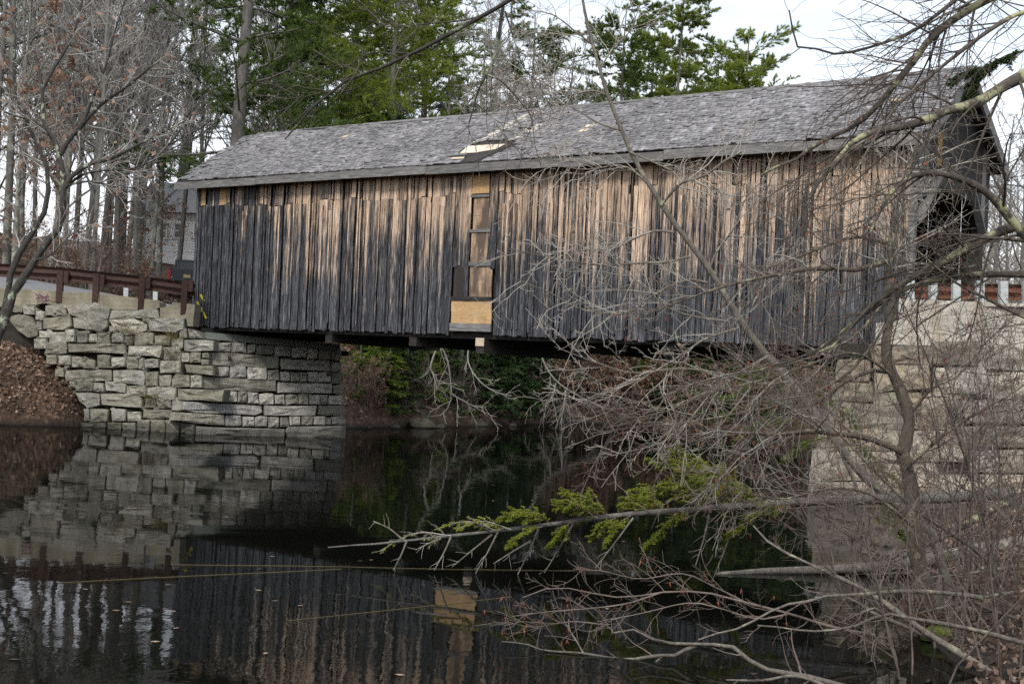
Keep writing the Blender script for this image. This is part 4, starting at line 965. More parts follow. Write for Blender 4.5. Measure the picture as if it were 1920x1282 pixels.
for i, (px, Y, s, sz, k) in enumerate(MIDR):
    lab = 'grey bare tree behind the middle of the shingled roof, %s from the left' % ORD[i] if i < 11 else 'bare tree beyond the right portal of the bridge, %s from the left' % ORD[i - 11]
    put(BARE[k], (M['bark_grey'] if i in (2, 6) else M['bark_pine'], M['twig_pale'] if i % 2 else M['twig_grey']), 'bare_tree', lab, 'tree', place(px, Y), s * 1.02, rt.uniform(0, 6), 'bare trees behind the roof' if i < 11 else 'bare trees beyond the right portal', sz=sz * 1.05)
# --- pines
PN = [(424, 54, 1.0, 1.0, 2, 'pine_dark', 'tall pine with thick trunk and few needle clumps at the left roof end', 1.1),
      (505, 68, .8, .95, 1, 'pine_dark', 'slender dark pine at the left edge of the big green pine', .4),
      (640, 72, 1.0, 1.05, 0, 'pine', 'broad green pine behind the roof, left half of the large pair', 2.2),
      (725, 62, 1.0, 1.0, 3, 'pine', 'large green pine with visible grey trunk behind the left half of the roof', .3),
      (985, 88, 1.0, .9, 0, 'pine_dark', 'distant dark pine behind the bare trees right of the roof patch', 5.0),
      (1150, 80, .85, .9, 0, 'pine_dark', 'mid green pine just right of the leaning bare tree top', 2.6),
      (1245, 78, .85, .98, 1, 'pine', 'narrow yellow-green pine with open branches behind the right half of the roof', 1.0),
      (1385, 80, 1.05, .96, 3, 'pine', 'full bright green pine standing against the sky right of the others', 4.1),
      (1490, 92, .5, .62, 1, 'pine_dark', 'small far pine top just above the ridge near the sky gap', 2.0),
      (225, 78, 1.0, 1.0, 2, 'pine_dark', 'sparse dark pine deep in the left woods', 3.0), (30, 70, 1.0, 1.0, 1, 'pine_dark', 'dark pine at the far left edge of the woods', 5.5), (575, 76, 1.0, 1.05, 3, 'pine', 'green pine filling the left side of the big pine group', 1.3), (785, 80, 1.0, 1.0, 0, 'pine', 'green pine at the right side of the big pine group', 4.4), (1200, 94, 1.0, .95, 0, 'pine', 'pine left of the narrow yellow-green one', .7), (1310, 96, 1.0, .9, 3, 'pine_dark', 'pine filling the gap between the two right pines', 2.2), (1440, 98, .8, .74, 0, 'pine', 'lower green pine at the right end of the pine row', 5.2), (330, 84, 1.0, 1.0, 2, 'pine_dark', 'sparse pine behind the white house', .2)]
for px, Y, s, sz, k, mt, lab, rz in PN:
    put(PINE[k], (M['bark_pine'], M[mt]), 'pine_tree', lab, 'pine', place(px, Y), s, rz, 'pines behind the bridge', sz=sz)
# --- hemlocks and brush on the far bank, seen under the bridge
HM = [(672, 1.0, .62, 'hemlock_mid'), (705, .8, .7, 'hemlock_mid'), (742, 1.2, .62, 'hemlock_mid'), (775, 2.5, .95, 'hemlock'), (802, .8, .5, 'hemlock_mid'), (845, 3.5, 1.0, 'hemlock'), (905, .9, .85, 'hemlock'), (945, 1.2, .95, 'hemlock'), (985, 1.0, .8, 'hemlock'), (1020, 2.5, .9, 'hemlock'), (1110, 3, 1.0, 'hemlock'), (1165, 2, .9, 'hemlock'), (1225, 1.2, 1.0, 'hemlock_mid'), (1280, 2, 1.1, 'hemlock'), (1340, 1.2, 1.0, 'hemlock'), (1395, 1.2, .9, 'hemlock_mid'), (1450, 2, 1.1, 'hemlock'), (1515, 2, 1.1, 'hemlock'),
      (690, 5, 1.5, 'hemlock'), (722, .3, .55, 'hemlock_mid'), (760, .3, .5, 'hemlock'), (866, .4, .7, 'hemlock'), (925, .3, .7, 'hemlock'), (963, .3, .65, 'hemlock'), (1012, .4, .6, 'hemlock'), (735, 7, 1.6, 'hemlock'), (790, 6, 1.6, 'hemlock'), (840, 9, 1.9, 'hemlock'), (890, 7, 1.7, 'hemlock'), (930, 10, 1.9, 'hemlock'), (975, 7, 1.7, 'hemlock'), (1040, 8, 1.8, 'hemlock'), (1095, 7, 1.8, 'hemlock'), (1150, 9, 1.9, 'hemlock'), (1205, 7, 1.8, 'hemlock'), (1260, 9, 1.9, 'hemlock'), (1320, 7, 1.8, 'hemlock'), (1375, 9, 1.9, 'hemlock'), (1430, 7, 1.8, 'hemlock'), (1490, 9, 1.9, 'hemlock')]
for i, (px, off_, s, mt) in enumerate(sorted(HM)):
    put(HEM[i % 3], (M['bark_pine'], M[mt]), 'hemlock_tree', '%s hemlock on the far bank under the bridge, %s from the left' % ('bright green' if mt == 'hemlock_mid' else 'dark green', ORD[i]), 'hemlock', shore(px, off_), s, rt.uniform(0, 6), 'hemlocks on the far bank')
put(HEM[0], (M['bark_pine'], M['hemlock_mid']), 'hemlock_tree', 'small green hemlock beyond the right guard rail', 'hemlock', place(1870, 58), .7, 1.0)
SHB = [shrub_meshes(400, 2.6, 8, .6, .5, .008), shrub_meshes(401, 2.8, 7, .7, .9, .008), shrub_meshes(402, 2.4, 9, .8, 0, .007)]
BR = [(662, .5, .8, 2), (690, .3, .7, 0), (760, .5, .8, 2), (830, .6, .8, 2), (870, .5, .7, 2), (1000, .6, .9, 1), (1040, .5, 1.2, 1), (1070, 1.5, 1.5, 1), (1100, .5, 1.3, 1), (1135, 1, 1.4, 1), (1175, .6, 1.3, 1), (1230, .5, 1.1, 0), (1290, .6, 1.2, 1), (1350, .6, 1.1, 0), (1410, .6, 1.2, 1), (1470, .6, 1.2, 0), (1525, .6, 1.1, 0)]
for i, (px, Y, s, k) in enumerate(BR):
    o = thing('bush', 'brushy %s bush at the far water line under the bridge, %s from the left' % ('bare' if k == 2 else 'brown-leaved', ORD[i]), 'bush', shore(px, Y), rt.uniform(0, 6), 'bushes on the far bank'); o.scale = (s,) * 3
    for nm, me, _ in SHB[k]: link(nm, me, M['leaf_brown'] if nm == 'dead_leaves' else M['twig'], o, None if nm == 'stems' else 'stuff')
# undergrowth and saplings on the left slope behind the guard rail
SAP = [shrub_meshes(410, 3.2, 5, .22, .25, .008, .8), shrub_meshes(411, 2.2, 8, .5, .35, .008)]
for i in range(14):
    px = 8 + i * 21 + rt.uniform(-6, 6); Y = rt.uniform(50.2, 57) if i % 3 else rt.uniform(57, 66); k = i % 2
    o = thing('sapling', 'thin brown shrub on the slope behind the guard rail, %s from the left' % ORD[i], 'shrub', place(px, Y), rt.uniform(0, 6), 'undergrowth on the left slope'); o.scale = (rt.uniform(.8, 1.3),) * 3
    for nm, me, _ in SAP[k]: link(nm, me, M['leaf_brown'] if nm == 'dead_leaves' else M['twig'], o, None if nm == 'stems' else 'stuff')
# oak with clinging brown leaves at the far left edge
def leafy_tree(seed, h):
    r = np.random.default_rng(seed); P = trunkline(r, h, 9, (.02, 0), .01)[None]; R = (.12 * np.linspace(1, .12, 9))[None]; tr, tw = Tubes(), Tubes(); tr.add(P, R, 6)
    A, RA = spawn(r, P, R, 18, .2, .98, (45, 80), (.25, .42), 6, .1, .02, .5, .6, .014); tr.add(A, RA, 4)
    B, RB = spawn(r, A, RA, 7, .2, 1, (30, 60), (.3, .5), 4, .12, .0, .6, .5, .009); tw.add(B, RB, 3)
    C, RC = spawn(r, B, RB, 5, .2, 1, (30, 60), (.3, .55), 3, .12, -.02, .6, .5, .008); tw.add(C, RC, 3)
    q = np.concatenate([C[:, -1], C[:, 1]]); q = q[r.random(len(q)) < .6]
    return tr.mesh('trunk'), tw.mesh('twigs'), npmesh('dead_leaves', *leafquads(r, q, .17))
OAK = leafy_tree(500, 11)
for px, Y, s, lab in ((28, 49.5, 1.0, 'small oak holding dry brown leaves at the left edge of the picture'), (118, 62, 1.05, 'oak sapling with scattered rusty leaves among the left trunks'), (270, 60, .62, 'short oak with a few tan leaves left of the white house')):
    put(OAK, (M['bark_grey'], M['twig'], M['leaf_brown']), 'oak_tree', lab, 'tree', place(px, Y), s, rt.uniform(0, 6), 'oaks with dry leaves', parts=('trunk', 'twigs', 'dead_leaves'))

# --- the distant wood that closes the view: one mass of trunks and twigs
r = np.random.default_rng(31); tb = Tubes(); tf = []
xs = r.uniform(-16, 80, 240); ys = r.uniform(96, 150, 240); zs = ground_z(xs, ys)
P = np.stack([np.stack([xs + r.normal(0, .15, 240) * k, ys, zs - .3 + k * r.uniform(3.2, 4.6, 240)], -1) for k in range(5)], 1); tb.add(P, np.repeat(np.linspace(.17, .05, 5)[None], 240, 0), 5)
A, RA = spawn(r, P, np.repeat(np.linspace(.17, .05, 5)[None], 240, 0), 12, .25, 1, (25, 60), (.15, .3), 4, .12, .05, .4, .5, .03); tb.add(A, RA, 3)
B, RB = spawn(r, A, RA, 6, .2, 1, (25, 60), (.3, .6), 3, .12, .05, .5, .5, .022); tb.add(B, RB, 3)
fw = tag(link('far_woods', tb.mesh('far_woods'), M['twig_grey']), 'grey leafless woods far behind the bridge', 'woods'); fw['kind'] = 'stuff'

# ------------------------------------------------------------------ white house and pickup on the left, half hidden
hb = at(338, 478, 80); HZ = gz(hb[0], 80)
hs = thing('house', 'small white clapboard house with dark windows behind the trees left of the bridge', 'house', (hb[0], 80, HZ), -.12)
wm = simple('white_clapboard', (.66, .67, .69), (.8, .8, .8), 12, .8, .2); rf = simple('grey_roof_shingles', (.20, .21, .22), (.3, .3, .31), 10, .9, .3); gm = simple('dark_window_glass', (.03, .035, .04), (.06, .065, .07), 3, .15, 0, spec=.5)
zt = float(at(338, 395, 80)[2]) - HZ; zb0 = float(at(338, 472, 80)[2]) - HZ
wl = boxes('wall', [(-2.6, 3.2, 0, 5, -1, zt)], wm, hs)
for i in range(14): boxes('clapboard', [(-2.62, 3.22, -.03, -.005, zb0 + i * .165, zb0 + i * .165 + .15)], wm, wl)
v = [(-3.0, -.5, zt - .15), (3.6, -.5, zt - .15), (3.6, 5.5, zt - .15), (-3.0, 5.5, zt - .15), (-3.0, 2.5, zt + 1.9), (3.6, 2.5, zt + 1.9)]
link('roof', pymesh('roof', v, [(0, 1, 5, 4), (2, 3, 4, 5), (0, 4, 3), (1, 2, 5), (3, 2, 1, 0)]), rf, hs)
for px0, px1 in ((299, 312), (328, 340), (366, 378)):
    a, b = at(px0, 445, 80), at(px1, 420, 80); w = boxes('window', [(a[0] - hb[0], b[0] - hb[0], -.07, -.035, a[2] - HZ, b[2] - HZ)], gm, hs)
    boxes('frame', [(a[0] - hb[0] - .08, a[0] - hb[0], -.10, -.03, a[2] - HZ, b[2] - HZ), (b[0] - hb[0], b[0] - hb[0] + .08, -.10, -.03, a[2] - HZ, b[2] - HZ), (a[0] - hb[0], b[0] - hb[0], -.098, -.03, (a[2] + b[2]) / 2 - HZ - .04, (a[2] + b[2]) / 2 - HZ + .03)], wm, w)
    boxes('sill', [(a[0] - hb[0] - .12, b[0] - hb[0] + .12, -.14, -.03, a[2] - HZ - .09, a[2] - HZ - .002)], wm, w)
TY = 62.0; tp = at(350, 524, TY); TZ = gz(tp[0], TY + 1.5); print('TRUCK', float(tp[2]) - .6, TZ)
tk = thing('pickup_truck', 'dark pickup truck seen from behind, parked beyond the left guard rail', 'truck', (tp[0], TY, TZ), .18)
bk_ = simple('dark_blue_paint', (.02, .026, .032), (.035, .042, .05), 3, .3, 0, spec=.5); red = simple('red_lens', (.35, .02, .02), (.45, .03, .03), 3, .3, 0, spec=.5); tyre = simple('tyre_rubber', (.015, .015, .015), (.03, .03, .03), 8, .9, 0); chrome = simple('bumper_steel', (.3, .3, .31), (.45, .45, .46), 6, .35, 0, metal=.6)
def bev(o, w=.04):
    md = o.modifiers.new('bevel', 'BEVEL'); md.width = w; md.segments = 2; return o
bev(boxes('cargo_bed', [(-.85, .85, .05, 2.2, .45, 1.2)], bk_, tk)); bev(boxes('cab', [[(-.85, 2.2, .45), (.85, 2.2, .45), (.85, 4.0, .45), (-.85, 4.0, .45), (-.68, 2.3, 1.75), (.68, 2.3, 1.75), (.68, 3.6, 1.75), (-.68, 3.6, 1.75)]], bk_, tk)); bev(boxes('hood', [(-.84, .84, 3.9, 5.2, .45, 1.1)], bk_, tk))
boxes('rear_window', [(-.6, .6, 2.19, 2.23, 1.3, 1.65)], gm, tk); bev(boxes('tailgate', [(-.7, .7, -.02, .06, .62, 1.17)], bk_, tk), .02); bev(boxes('bumper', [(-.88, .88, -.12, .0, .38, .55)], chrome, tk), .02)
for sx in (-1, 1): boxes('tail_light', [(sx * .79 - .07, sx * .79 + .07, -.015, .07, .68, 1.12)], red, tk)
for sx in (-1, 1):
    for yy in (1.1, 4.3):
        t_ = Tubes(); t_.add(np.array([(sx * .66, yy, .34), (sx * .68, yy, .34), (sx * .86, yy, .34), (sx * .88, yy, .34)]), np.array([.25, .34, .34, .2]), 16); link('wheel', t_.mesh('wheel'), tyre, tk)
boxes('licence_plate', [(-.15, .15, -.04, -.022, .78, .92)], simple('pale_plate', (.5, .35, .2), (.6, .45, .3), 8, .6, 0), tk)
# ------------------------------------------------------------------ foreground limbs, traced at their own distances
rf_ = np.random.default_rng(77)
def curve(pts, n):
    P = np.array(pts, float); Q_ = np.concatenate([[2 * P[0] - P[1]], P, [2 * P[-1] - P[-2]]]); L = np.concatenate([[0], np.cumsum(np.linalg.norm(np.diff(P[:, :2], axis=0), axis=1))]); L /= L[-1]
    o = []
    for t in np.linspace(0, 1, n):
        i = min(np.searchsorted(L, t, side='right') - 1, len(P) - 2); u = (t - L[i]) / (L[i + 1] - L[i] + 1e-9); a, b, c, d = Q_[i:i + 4]
        o.append(.5 * (2 * b + (c - a) * u + (2 * a - 5 * b + 4 * c - d) * u * u + (3 * b - a - 3 * c + d) * u ** 3))
    return np.array(o)
def limb(pts, Y0, Y1, r0, r1, n=16, wav=.0):
    """pixel polyline + distances at both ends + pixel radii -> 3D points and radii in metres."""
    c = curve(pts, n); Y = np.linspace(Y0, Y1, n) + np.cumsum(rf_.normal(0, .03, n)) * wav
    P = np.array([at(x, y, yy) for (x, y), yy in zip(c, Y)]); R = np.linspace(r0, r1, n) * Y / F
    R = R * (1 + .10 * np.sin(np.arange(n) * 2.1 + r0 * 3))
    return P, R
def tube(name, P, R, mat, par, sides=8):
    t = Tubes(); t.add(P - np.array(par.location), R, sides); return link(name, t.mesh(name), mat, par)
def twigs(P_list, R_list, par, mat, levels, name='twigs', ret=False, mats=None):
    """levels: list of spawn keyword dicts. All twigs of one thing are one mass."""
    P = np.array(P_list); R = np.array(R_list); t = Tubes(); last = []
    for i, kw in enumerate(levels):
        P, R = spawn(rf_, P, R, **kw); t.add(P - np.array(par.location), R, 4 if i == 0 else 3); last.append(P)
    o = link(name, t.mesh(name), mat, par, 'stuff')
    return last
def hang(par, pts, mat, ln, name, k=1, wd=.006):
    """small catkins or dead leaves hanging from twig ends."""
    d = np.tile([[0, 0, -1.0]], (len(pts), 1)); v, f = blades(rf_, pts - np.array(par.location), d, ln, wd, .25, k)
    return link(name, npmesh(name, v, f), mat, par, 'stuff')

# 1. the tree that overhangs from the right, its trunk just outside the picture
base = at(2090, 1180, 9.6); base[2] = gz(base[0], base[1]) - .1
ov = thing('overhanging_tree', 'lichen-covered bare tree reaching in from the right edge over the roof', 'tree', base)
P, R = limb([(2090, 1180), (2070, 800), (2085, 400), (2060, 0), (2075, -380)], 9.6, 9.6, 30, 18); P[0, 2] = base[2]
tube('trunk', P, R, M['bark_lichen'], ov, 10)
OL = [([(2075, 40), (1990, 95), (1920, 141), (1877, 164), (1827, 195), (1771, 209), (1737, 226), (1681, 241), (1639, 247), (1597, 268), (1568, 304), (1535, 341), (1518, 372)], 9.6, 9.0, 15, 3.5),
      ([(2066, -90), (1960, -50), (1850, 0), (1757, 60), (1717, 111), (1681, 155), (1644, 200), (1597, 240), (1540, 265), (1493, 299), (1456, 313), (1425, 330)], 9.6, 10.2, 11, 2.5),
      ([(2075, 560), (1990, 500), (1920, 440), (1877, 388), (1849, 360), (1821, 344), (1787, 331), (1759, 325), (1731, 325), (1703, 335), (1669, 363), (1647, 402), (1630, 440)], 9.6, 9.2, 13, 2.5),
      ([(2075, 470), (1985, 448), (1920, 430), (1904, 424), (1874, 435), (1815, 464), (1756, 497), (1714, 518), (1682, 538), (1650, 560), (1610, 595), (1575, 640), (1535, 660)], 9.6, 9.8, 13, 2.5),
      ([(2075, 560), (2000, 525), (1920, 515), (1821, 516), (1756, 527), (1711, 536), (1652, 568), (1590, 613), (1536, 654), (1459, 684), (1400, 700)], 9.6, 10.4, 8, 1.5),
      ([(2070, -200), (1900, -90), (1780, 10), (1709, 60), (1653, 82), (1605, 96), (1568, 102), (1526, 91), (1495, 88), (1487, 60), (1480, 20)], 9.6, 9.9, 6, 1.5),
      ([(2075, -330), (1700, -300), (1350, -210), (1100, -90), (959, 0), (916, 23), (869, 50), (806, 84), (759, 111), (712, 128), (666, 145), (631, 161), (600, 187), (569, 222), (547, 250), (534, 262)], 9.6, 11.0, 12, 1.6),
      ([(2075, 0), (1980, 10), (1900, 30), (1830, 75), (1760, 130), (1690, 190), (1640, 260), (1600, 330)], 9.6, 8.8, 6, 1.5),
      ([(2080, 640), (1990, 620), (1910, 590), (1850, 560), (1800, 535), (1760, 505), (1720, 470)], 9.6, 9.4, 5, 1.5)]
LP = [limb(*q, n=22, wav=.6) for q in OL]
for i, (P, R) in enumerate(LP): tube('limb', P, R, M['bark_lichen'] if i not in (5, 6) else M['bark_left'], ov, 7)
sub = [([(944, 12), (938, 41), (931, 94), (912, 141), (897, 169), (887, 206), (878, 240), (885, 258), (897, 270)], 10.9, 10.8, 3.6, .8), ([(914, 141), (928, 146), (944, 156), (972, 187), (994, 216), (1000, 245)], 10.85, 10.7, 2.2, .7), ([(893, 194), (905, 205), (925, 225), (956, 269)], 10.8, 10.6, 1.5, .6),
       ([(947, 22), (962, 69), (981, 125), (1010, 160), (1040, 215)], 10.9, 10.7, 1.8, .6), ([(905, 30), (860, 40), (800, 45), (740, 52), (690, 38)], 10.9, 11, 1.6, .6), ([(760, 112), (720, 100), (690, 102), (650, 125), (610, 130)], 11, 11.1, 1.6, .6), ([(712, 128), (690, 150), (670, 165), (640, 172), (560, 175), (500, 182)], 11, 11.2, 1.4, .5)]
SP = [limb(*q, n=22, wav=.3) for q in sub]
for P, R in SP: tube('branch', P, R, M['bark_left'], ov, 6)
right = [LP[i] for i in (0, 1, 2, 3, 4, 7, 8)]
T = twigs([p for p, _ in right], [q for _, q in right], ov, M['twig_dark'], [dict(k=16, t0=.28, t1=1, ang=(20, 60), ln=(.5, 1.15), absl=1.0, n=7, wob=.10, grav=-.05, rr=.35, fall=.35, minr=.0038, bias=(-.5, 0, -.55)),
      dict(k=6, t0=.15, t1=1, ang=(20, 55), ln=(.3, .6), n=5, wob=.14, grav=-.03, rr=.6, fall=.4, minr=.0026), dict(k=3, t0=.2, t1=1, ang=(20, 60), ln=(.3, .6), n=4, wob=.16, grav=0, rr=.65, fall=.4, minr=.0021)])
up = [LP[5], LP[6]]
twigs([p for p, _ in up] + [p for p, _ in SP], [q for _, q in up] + [q for _, q in SP], ov, M['twig'], [dict(k=9, t0=.3, t1=1, ang=(25, 60), ln=(.25, .6), absl=1.0, n=6, wob=.13, grav=-.01, rr=.5, fall=.4, minr=.0030),
      dict(k=3, t0=.2, t1=1, ang=(25, 60), ln=(.3, .6), n=5, wob=.16, grav=.02, rr=.6, fall=.4, minr=.0022)])
# twigs across the sky at the top right
tops = [LP[1], LP[5], LP[7]]
twigs([p[:14] for p, _ in tops], [q[:14] for _, q in tops], ov, M['twig_dark'], [dict(k=16, t0=.1, t1=1, ang=(25, 75), ln=(.6, 1.4), absl=1.0, n=7, wob=.10, grav=.0, rr=.35, fall=.2, minr=.0032, bias=(-.8, 0, .1)),
      dict(k=5, t0=.15, t1=1, ang=(25, 60), ln=(.3, .6), n=5, wob=.13, grav=0, rr=.6, fall=.4, minr=.0022)])
c = np.concatenate([T[2][:, -1]]); c = c[rf_.random(len(c)) < .05]; hang(ov, c, M['catkin'], .035, 'catkins', 2)

# 2. the alder standing in the thicket
ab = at(1748, 1122, 13.4); ab[2] = gz(ab[0], ab[1]) - .08
al = thing('alder_tree', 'slim crooked alder trunk rising from the right bank in front of the abutment', 'tree', ab)
P, R = limb([(1748, 1122), (1733, 1093), (1719, 1038), (1713, 980), (1709, 917), (1701, 878), (1692, 847), (1699, 825), (1705, 785), (1692, 740), (1676, 705), (1664, 678), (1661, 639), (1668, 600), (1670, 560), (1667, 500), (1671, 456), (1676, 410), (1690, 350), (1712, 300), (1725, 250)], 13.4, 13.9, 17, 3, 30)
P[0, 2] = ab[2]; tube('trunk', P, R, M['bark_smooth'], al, 9); TR = (P, R)
AL = [([(1664, 697), (1637, 694), (1607, 705), (1578, 719), (1548, 742), (1519, 761), (1489, 788), (1440, 828), (1380, 875), (1330, 915)], 13.6, 12.9, 4.4, 1),
      ([(1667, 487), (1631, 500), (1607, 506), (1560, 504), (1519, 504), (1474, 512), (1400, 526), (1340, 543), (1262, 570), (1190, 600)], 13.7, 13.2, 6, 1),
      ([(1670, 455), (1655, 453), (1619, 445), (1590, 445), (1560, 457), (1527, 470), (1474, 490), (1430, 510), (1410, 570), (1396, 610)], 13.8, 13.4, 4, .9),
      ([(1690, 846), (1654, 831), (1619, 819), (1568, 813), (1529, 809), (1498, 809), (1459, 815), (1416, 811), (1370, 815), (1310, 826), (1240, 842)], 13.5, 12.8, 7, 1.2),
      ([(1676, 708), (1655, 690), (1630, 672), (1600, 660), (1560, 668), (1500, 690), (1430, 712), (1340, 735), (1250, 770), (1180, 790)], 13.6, 12.6, 3.2, .9),
      ([(1668, 600), (1640, 640), (1600, 690), (1540, 730), (1460, 760), (1380, 775), (1300, 790), (1200, 800), (1110, 812)], 13.7, 12.8, 3, .9),
      ([(1668, 540), (1640, 590), (1590, 640), (1520, 670), (1450, 690), (1380, 700), (1300, 720), (1200, 760), (1120, 770)], 13.8, 13, 3, .9),
      ([(1712, 985), (1680, 960), (1640, 930), (1590, 915), (1530, 920), (1470, 935), (1410, 925), (1350, 905)], 13.4, 12.6, 3.4, .9),
      ([(1700, 878), (1740, 840), (1790, 800), (1840, 770), (1900, 735), (1950, 700)], 13.5, 13.2, 4, 1.2), ([(1705, 780), (1745, 730), (1800, 700), (1850, 640), (1900, 600)], 13.6, 13.4, 3.4, 1)]
AP = [limb(*q, n=16, wav=.8) for q in AL]
for P, R in AP: tube('branch', P, R, M['bark_smooth'], al, 6)
T = twigs([p for p, _ in AP], [q for _, q in AP], al, M['twig'], [dict(k=20, t0=.12, t1=1, ang=(25, 65), ln=(.35, .95), absl=1.0, n=7, wob=.13, grav=-.02, rr=.5, fall=.3, minr=.0036, bias=(-.3, 0, 0)),
      dict(k=5, t0=.15, t1=1, ang=(25, 60), ln=(.3, .6), n=5, wob=.17, grav=.03, rr=.6, fall=.4, minr=.0028), dict(k=3, t0=.2, t1=1, ang=(25, 60), ln=(.3, .6), n=4, wob=.18, grav=.03, rr=.7, fall=.4, minr=.0024)])
c = T[2][:, -1]; c = c[rf_.random(len(c)) < .08]; hang(al, c, M['catkin'], .045, 'catkins', 2, .007)
twigs([p for p, _ in AP], [q for _, q in AP], al, M['twig_pale'], [dict(k=9, t0=.2, t1=1, ang=(25, 70), ln=(.4, 1.0), absl=1.0, n=7, wob=.13, grav=-.03, rr=.5, fall=.3, minr=.0036, bias=(-.3, 0, -.2)), dict(k=5, t0=.15, t1=1, ang=(25, 60), ln=(.3, .6), n=5, wob=.17, grav=.04, rr=.6, fall=.4, minr=.0028), dict(k=2, t0=.2, t1=1, ang=(25, 60), ln=(.3, .6), n=4, wob=.18, grav=.03, rr=.7, fall=.4, minr=.0024)], 'pale_twigs')
twigs([TR[0][-10:]], [TR[1][-10:]], al, M['twig_pale'], [dict(k=34, t0=.0, t1=1, ang=(40, 85), ln=(.5, 1.1), absl=1.0, n=6, wob=.14, grav=.0, rr=.4, fall=.2, minr=.0040), dict(k=6, t0=.15, t1=1, ang=(25, 65), ln=(.35, .65), n=5, wob=.18, grav=0, rr=.6, fall=.4, minr=.0030), dict(k=3, t0=.2, t1=1, ang=(25, 60), ln=(.3, .6), n=4, wob=.18, grav=0, rr=.7, fall=.4, minr=.0026)])

# 3. leaning pale tree crossing the whole wall
lb = onz(1782, 1020, .25); lb = at(1782, 1020, 16.2); lb[2] = min(lb[2], gz(lb[0], 16.2)) - .1
ln_ = thing('leaning_tree', 'pale leaning tree trunk slanting up to the left across the bridge wall', 'tree', lb)
P, R = limb([(1782, 1020), (1730, 985), (1674, 937), (1611, 882), (1540, 790), (1480, 715), (1437, 665), (1395, 610), (1330, 505), (1300, 465), (1262, 415), (1210, 335), (1185, 290), (1160, 230), (1140, 180), (1125, 130), (1110, 80), (1098, 30), (1088, -30), (1075, -110)], 16.2, 17.4, 9.5, 2, 34)
P[0] = lb; tube('trunk', P, R, M['bark_dead'], ln_, 9); TL = (P, R)
LL = [([(1264, 436), (1225, 433), (1190, 447), (1148, 467), (1101, 469), (1050, 480)], 16.9, 16.6, 2.6, .7), ([(1293, 481), (1252, 491), (1207, 493), (1133, 497), (1071, 490), (1000, 476), (950, 465)], 16.8, 16.4, 2.8, .7),
      ([(1326, 530), (1290, 524), (1252, 538), (1207, 565), (1175, 588), (1118, 586), (1074, 574), (1030, 547), (1000, 537), (960, 520)], 16.7, 16.2, 2.8, .7), ([(1385, 615), (1355, 624), (1320, 636), (1267, 672), (1207, 707), (1130, 740), (1080, 760)], 16.6, 16, 2.8, .7),
      ([(1365, 602), (1310, 595), (1258, 580), (1215, 545), (1180, 515), (1150, 480)], 16.7, 16.4, 2.4, .7), ([(1395, 612), (1412, 568), (1439, 532), (1474, 505), (1520, 470)], 16.6, 16.8, 2.2, .7), ([(1440, 668), (1400, 690), (1340, 730), (1290, 790), (1240, 830), (1160, 850)], 16.5, 15.8, 3, .8), ([(1480, 715), (1420, 720), (1350, 700), (1270, 690), (1190, 700), (1120, 680), (1040, 650)], 16.4, 15.8, 3, .8),
      ([(1215, 345), (1190, 322), (1160, 310), (1100, 318), (1040, 312), (1005, 325)], 17, 16.8, 2, .6), ([(1200, 318), (1150, 320), (1090, 305), (1030, 300), (1000, 290)], 17, 16.8, 2.4, .7), ([(1165, 245), (1120, 230), (1070, 200), (1020, 190), (960, 200)], 17.1, 17, 2.2, .6), ([(1140, 180), (1110, 170), (1060, 178), (1010, 150), (960, 140)], 17.2, 17, 2, .6), ([(1125, 130), (1150, 90), (1180, 60), (1200, 10)], 17.2, 17.3, 2, .6), ([(1112, 85), (1080, 60), (1040, 30), (1000, 20)], 17.3, 17.2, 2, .6),
      ([(1240, 385), (1275, 345), (1320, 330), (1362, 300), (1390, 285)], 16.9, 16.5, 3, 2.4), ([(1180, 285), (1215, 300), (1260, 320), (1310, 345), (1380, 372)], 17, 16.8, 1.8, .6), ([(1330, 505), (1345, 470), (1375, 430), (1400, 370), (1440, 330)], 16.8, 16.6, 2.2, .7)]
BP = [limb(*q, n=14, wav=.6) for q in LL]
for P, R in BP: tube('branch', P, R, M['bark_dead'], ln_, 6)
T = twigs([p for p, _ in BP], [q for _, q in BP], ln_, M['twig_pale'], [dict(k=12, t0=.12, t1=1, ang=(25, 65), ln=(.4, 1.1), absl=1.0, n=7, wob=.12, grav=-.045, rr=.55, fall=.3, minr=.0046),
      dict(k=4, t0=.15, t1=1, ang=(25, 60), ln=(.3, .6), n=5, wob=.16, grav=.05, rr=.6, fall=.4, minr=.0036), dict(k=2, t0=.2, t1=1, ang=(25, 60), ln=(.3, .6), n=4, wob=.16, grav=.05, rr=.7, fall=.4, minr=.0032)])
c = T[1][:, -1]; c = c[rf_.random(len(c)) < .06]
link('dead_leaves', npmesh('dead_leaves', *leafquads(rf_, c - lb, .05)), M['leaf_brown'], ln_, 'stuff')

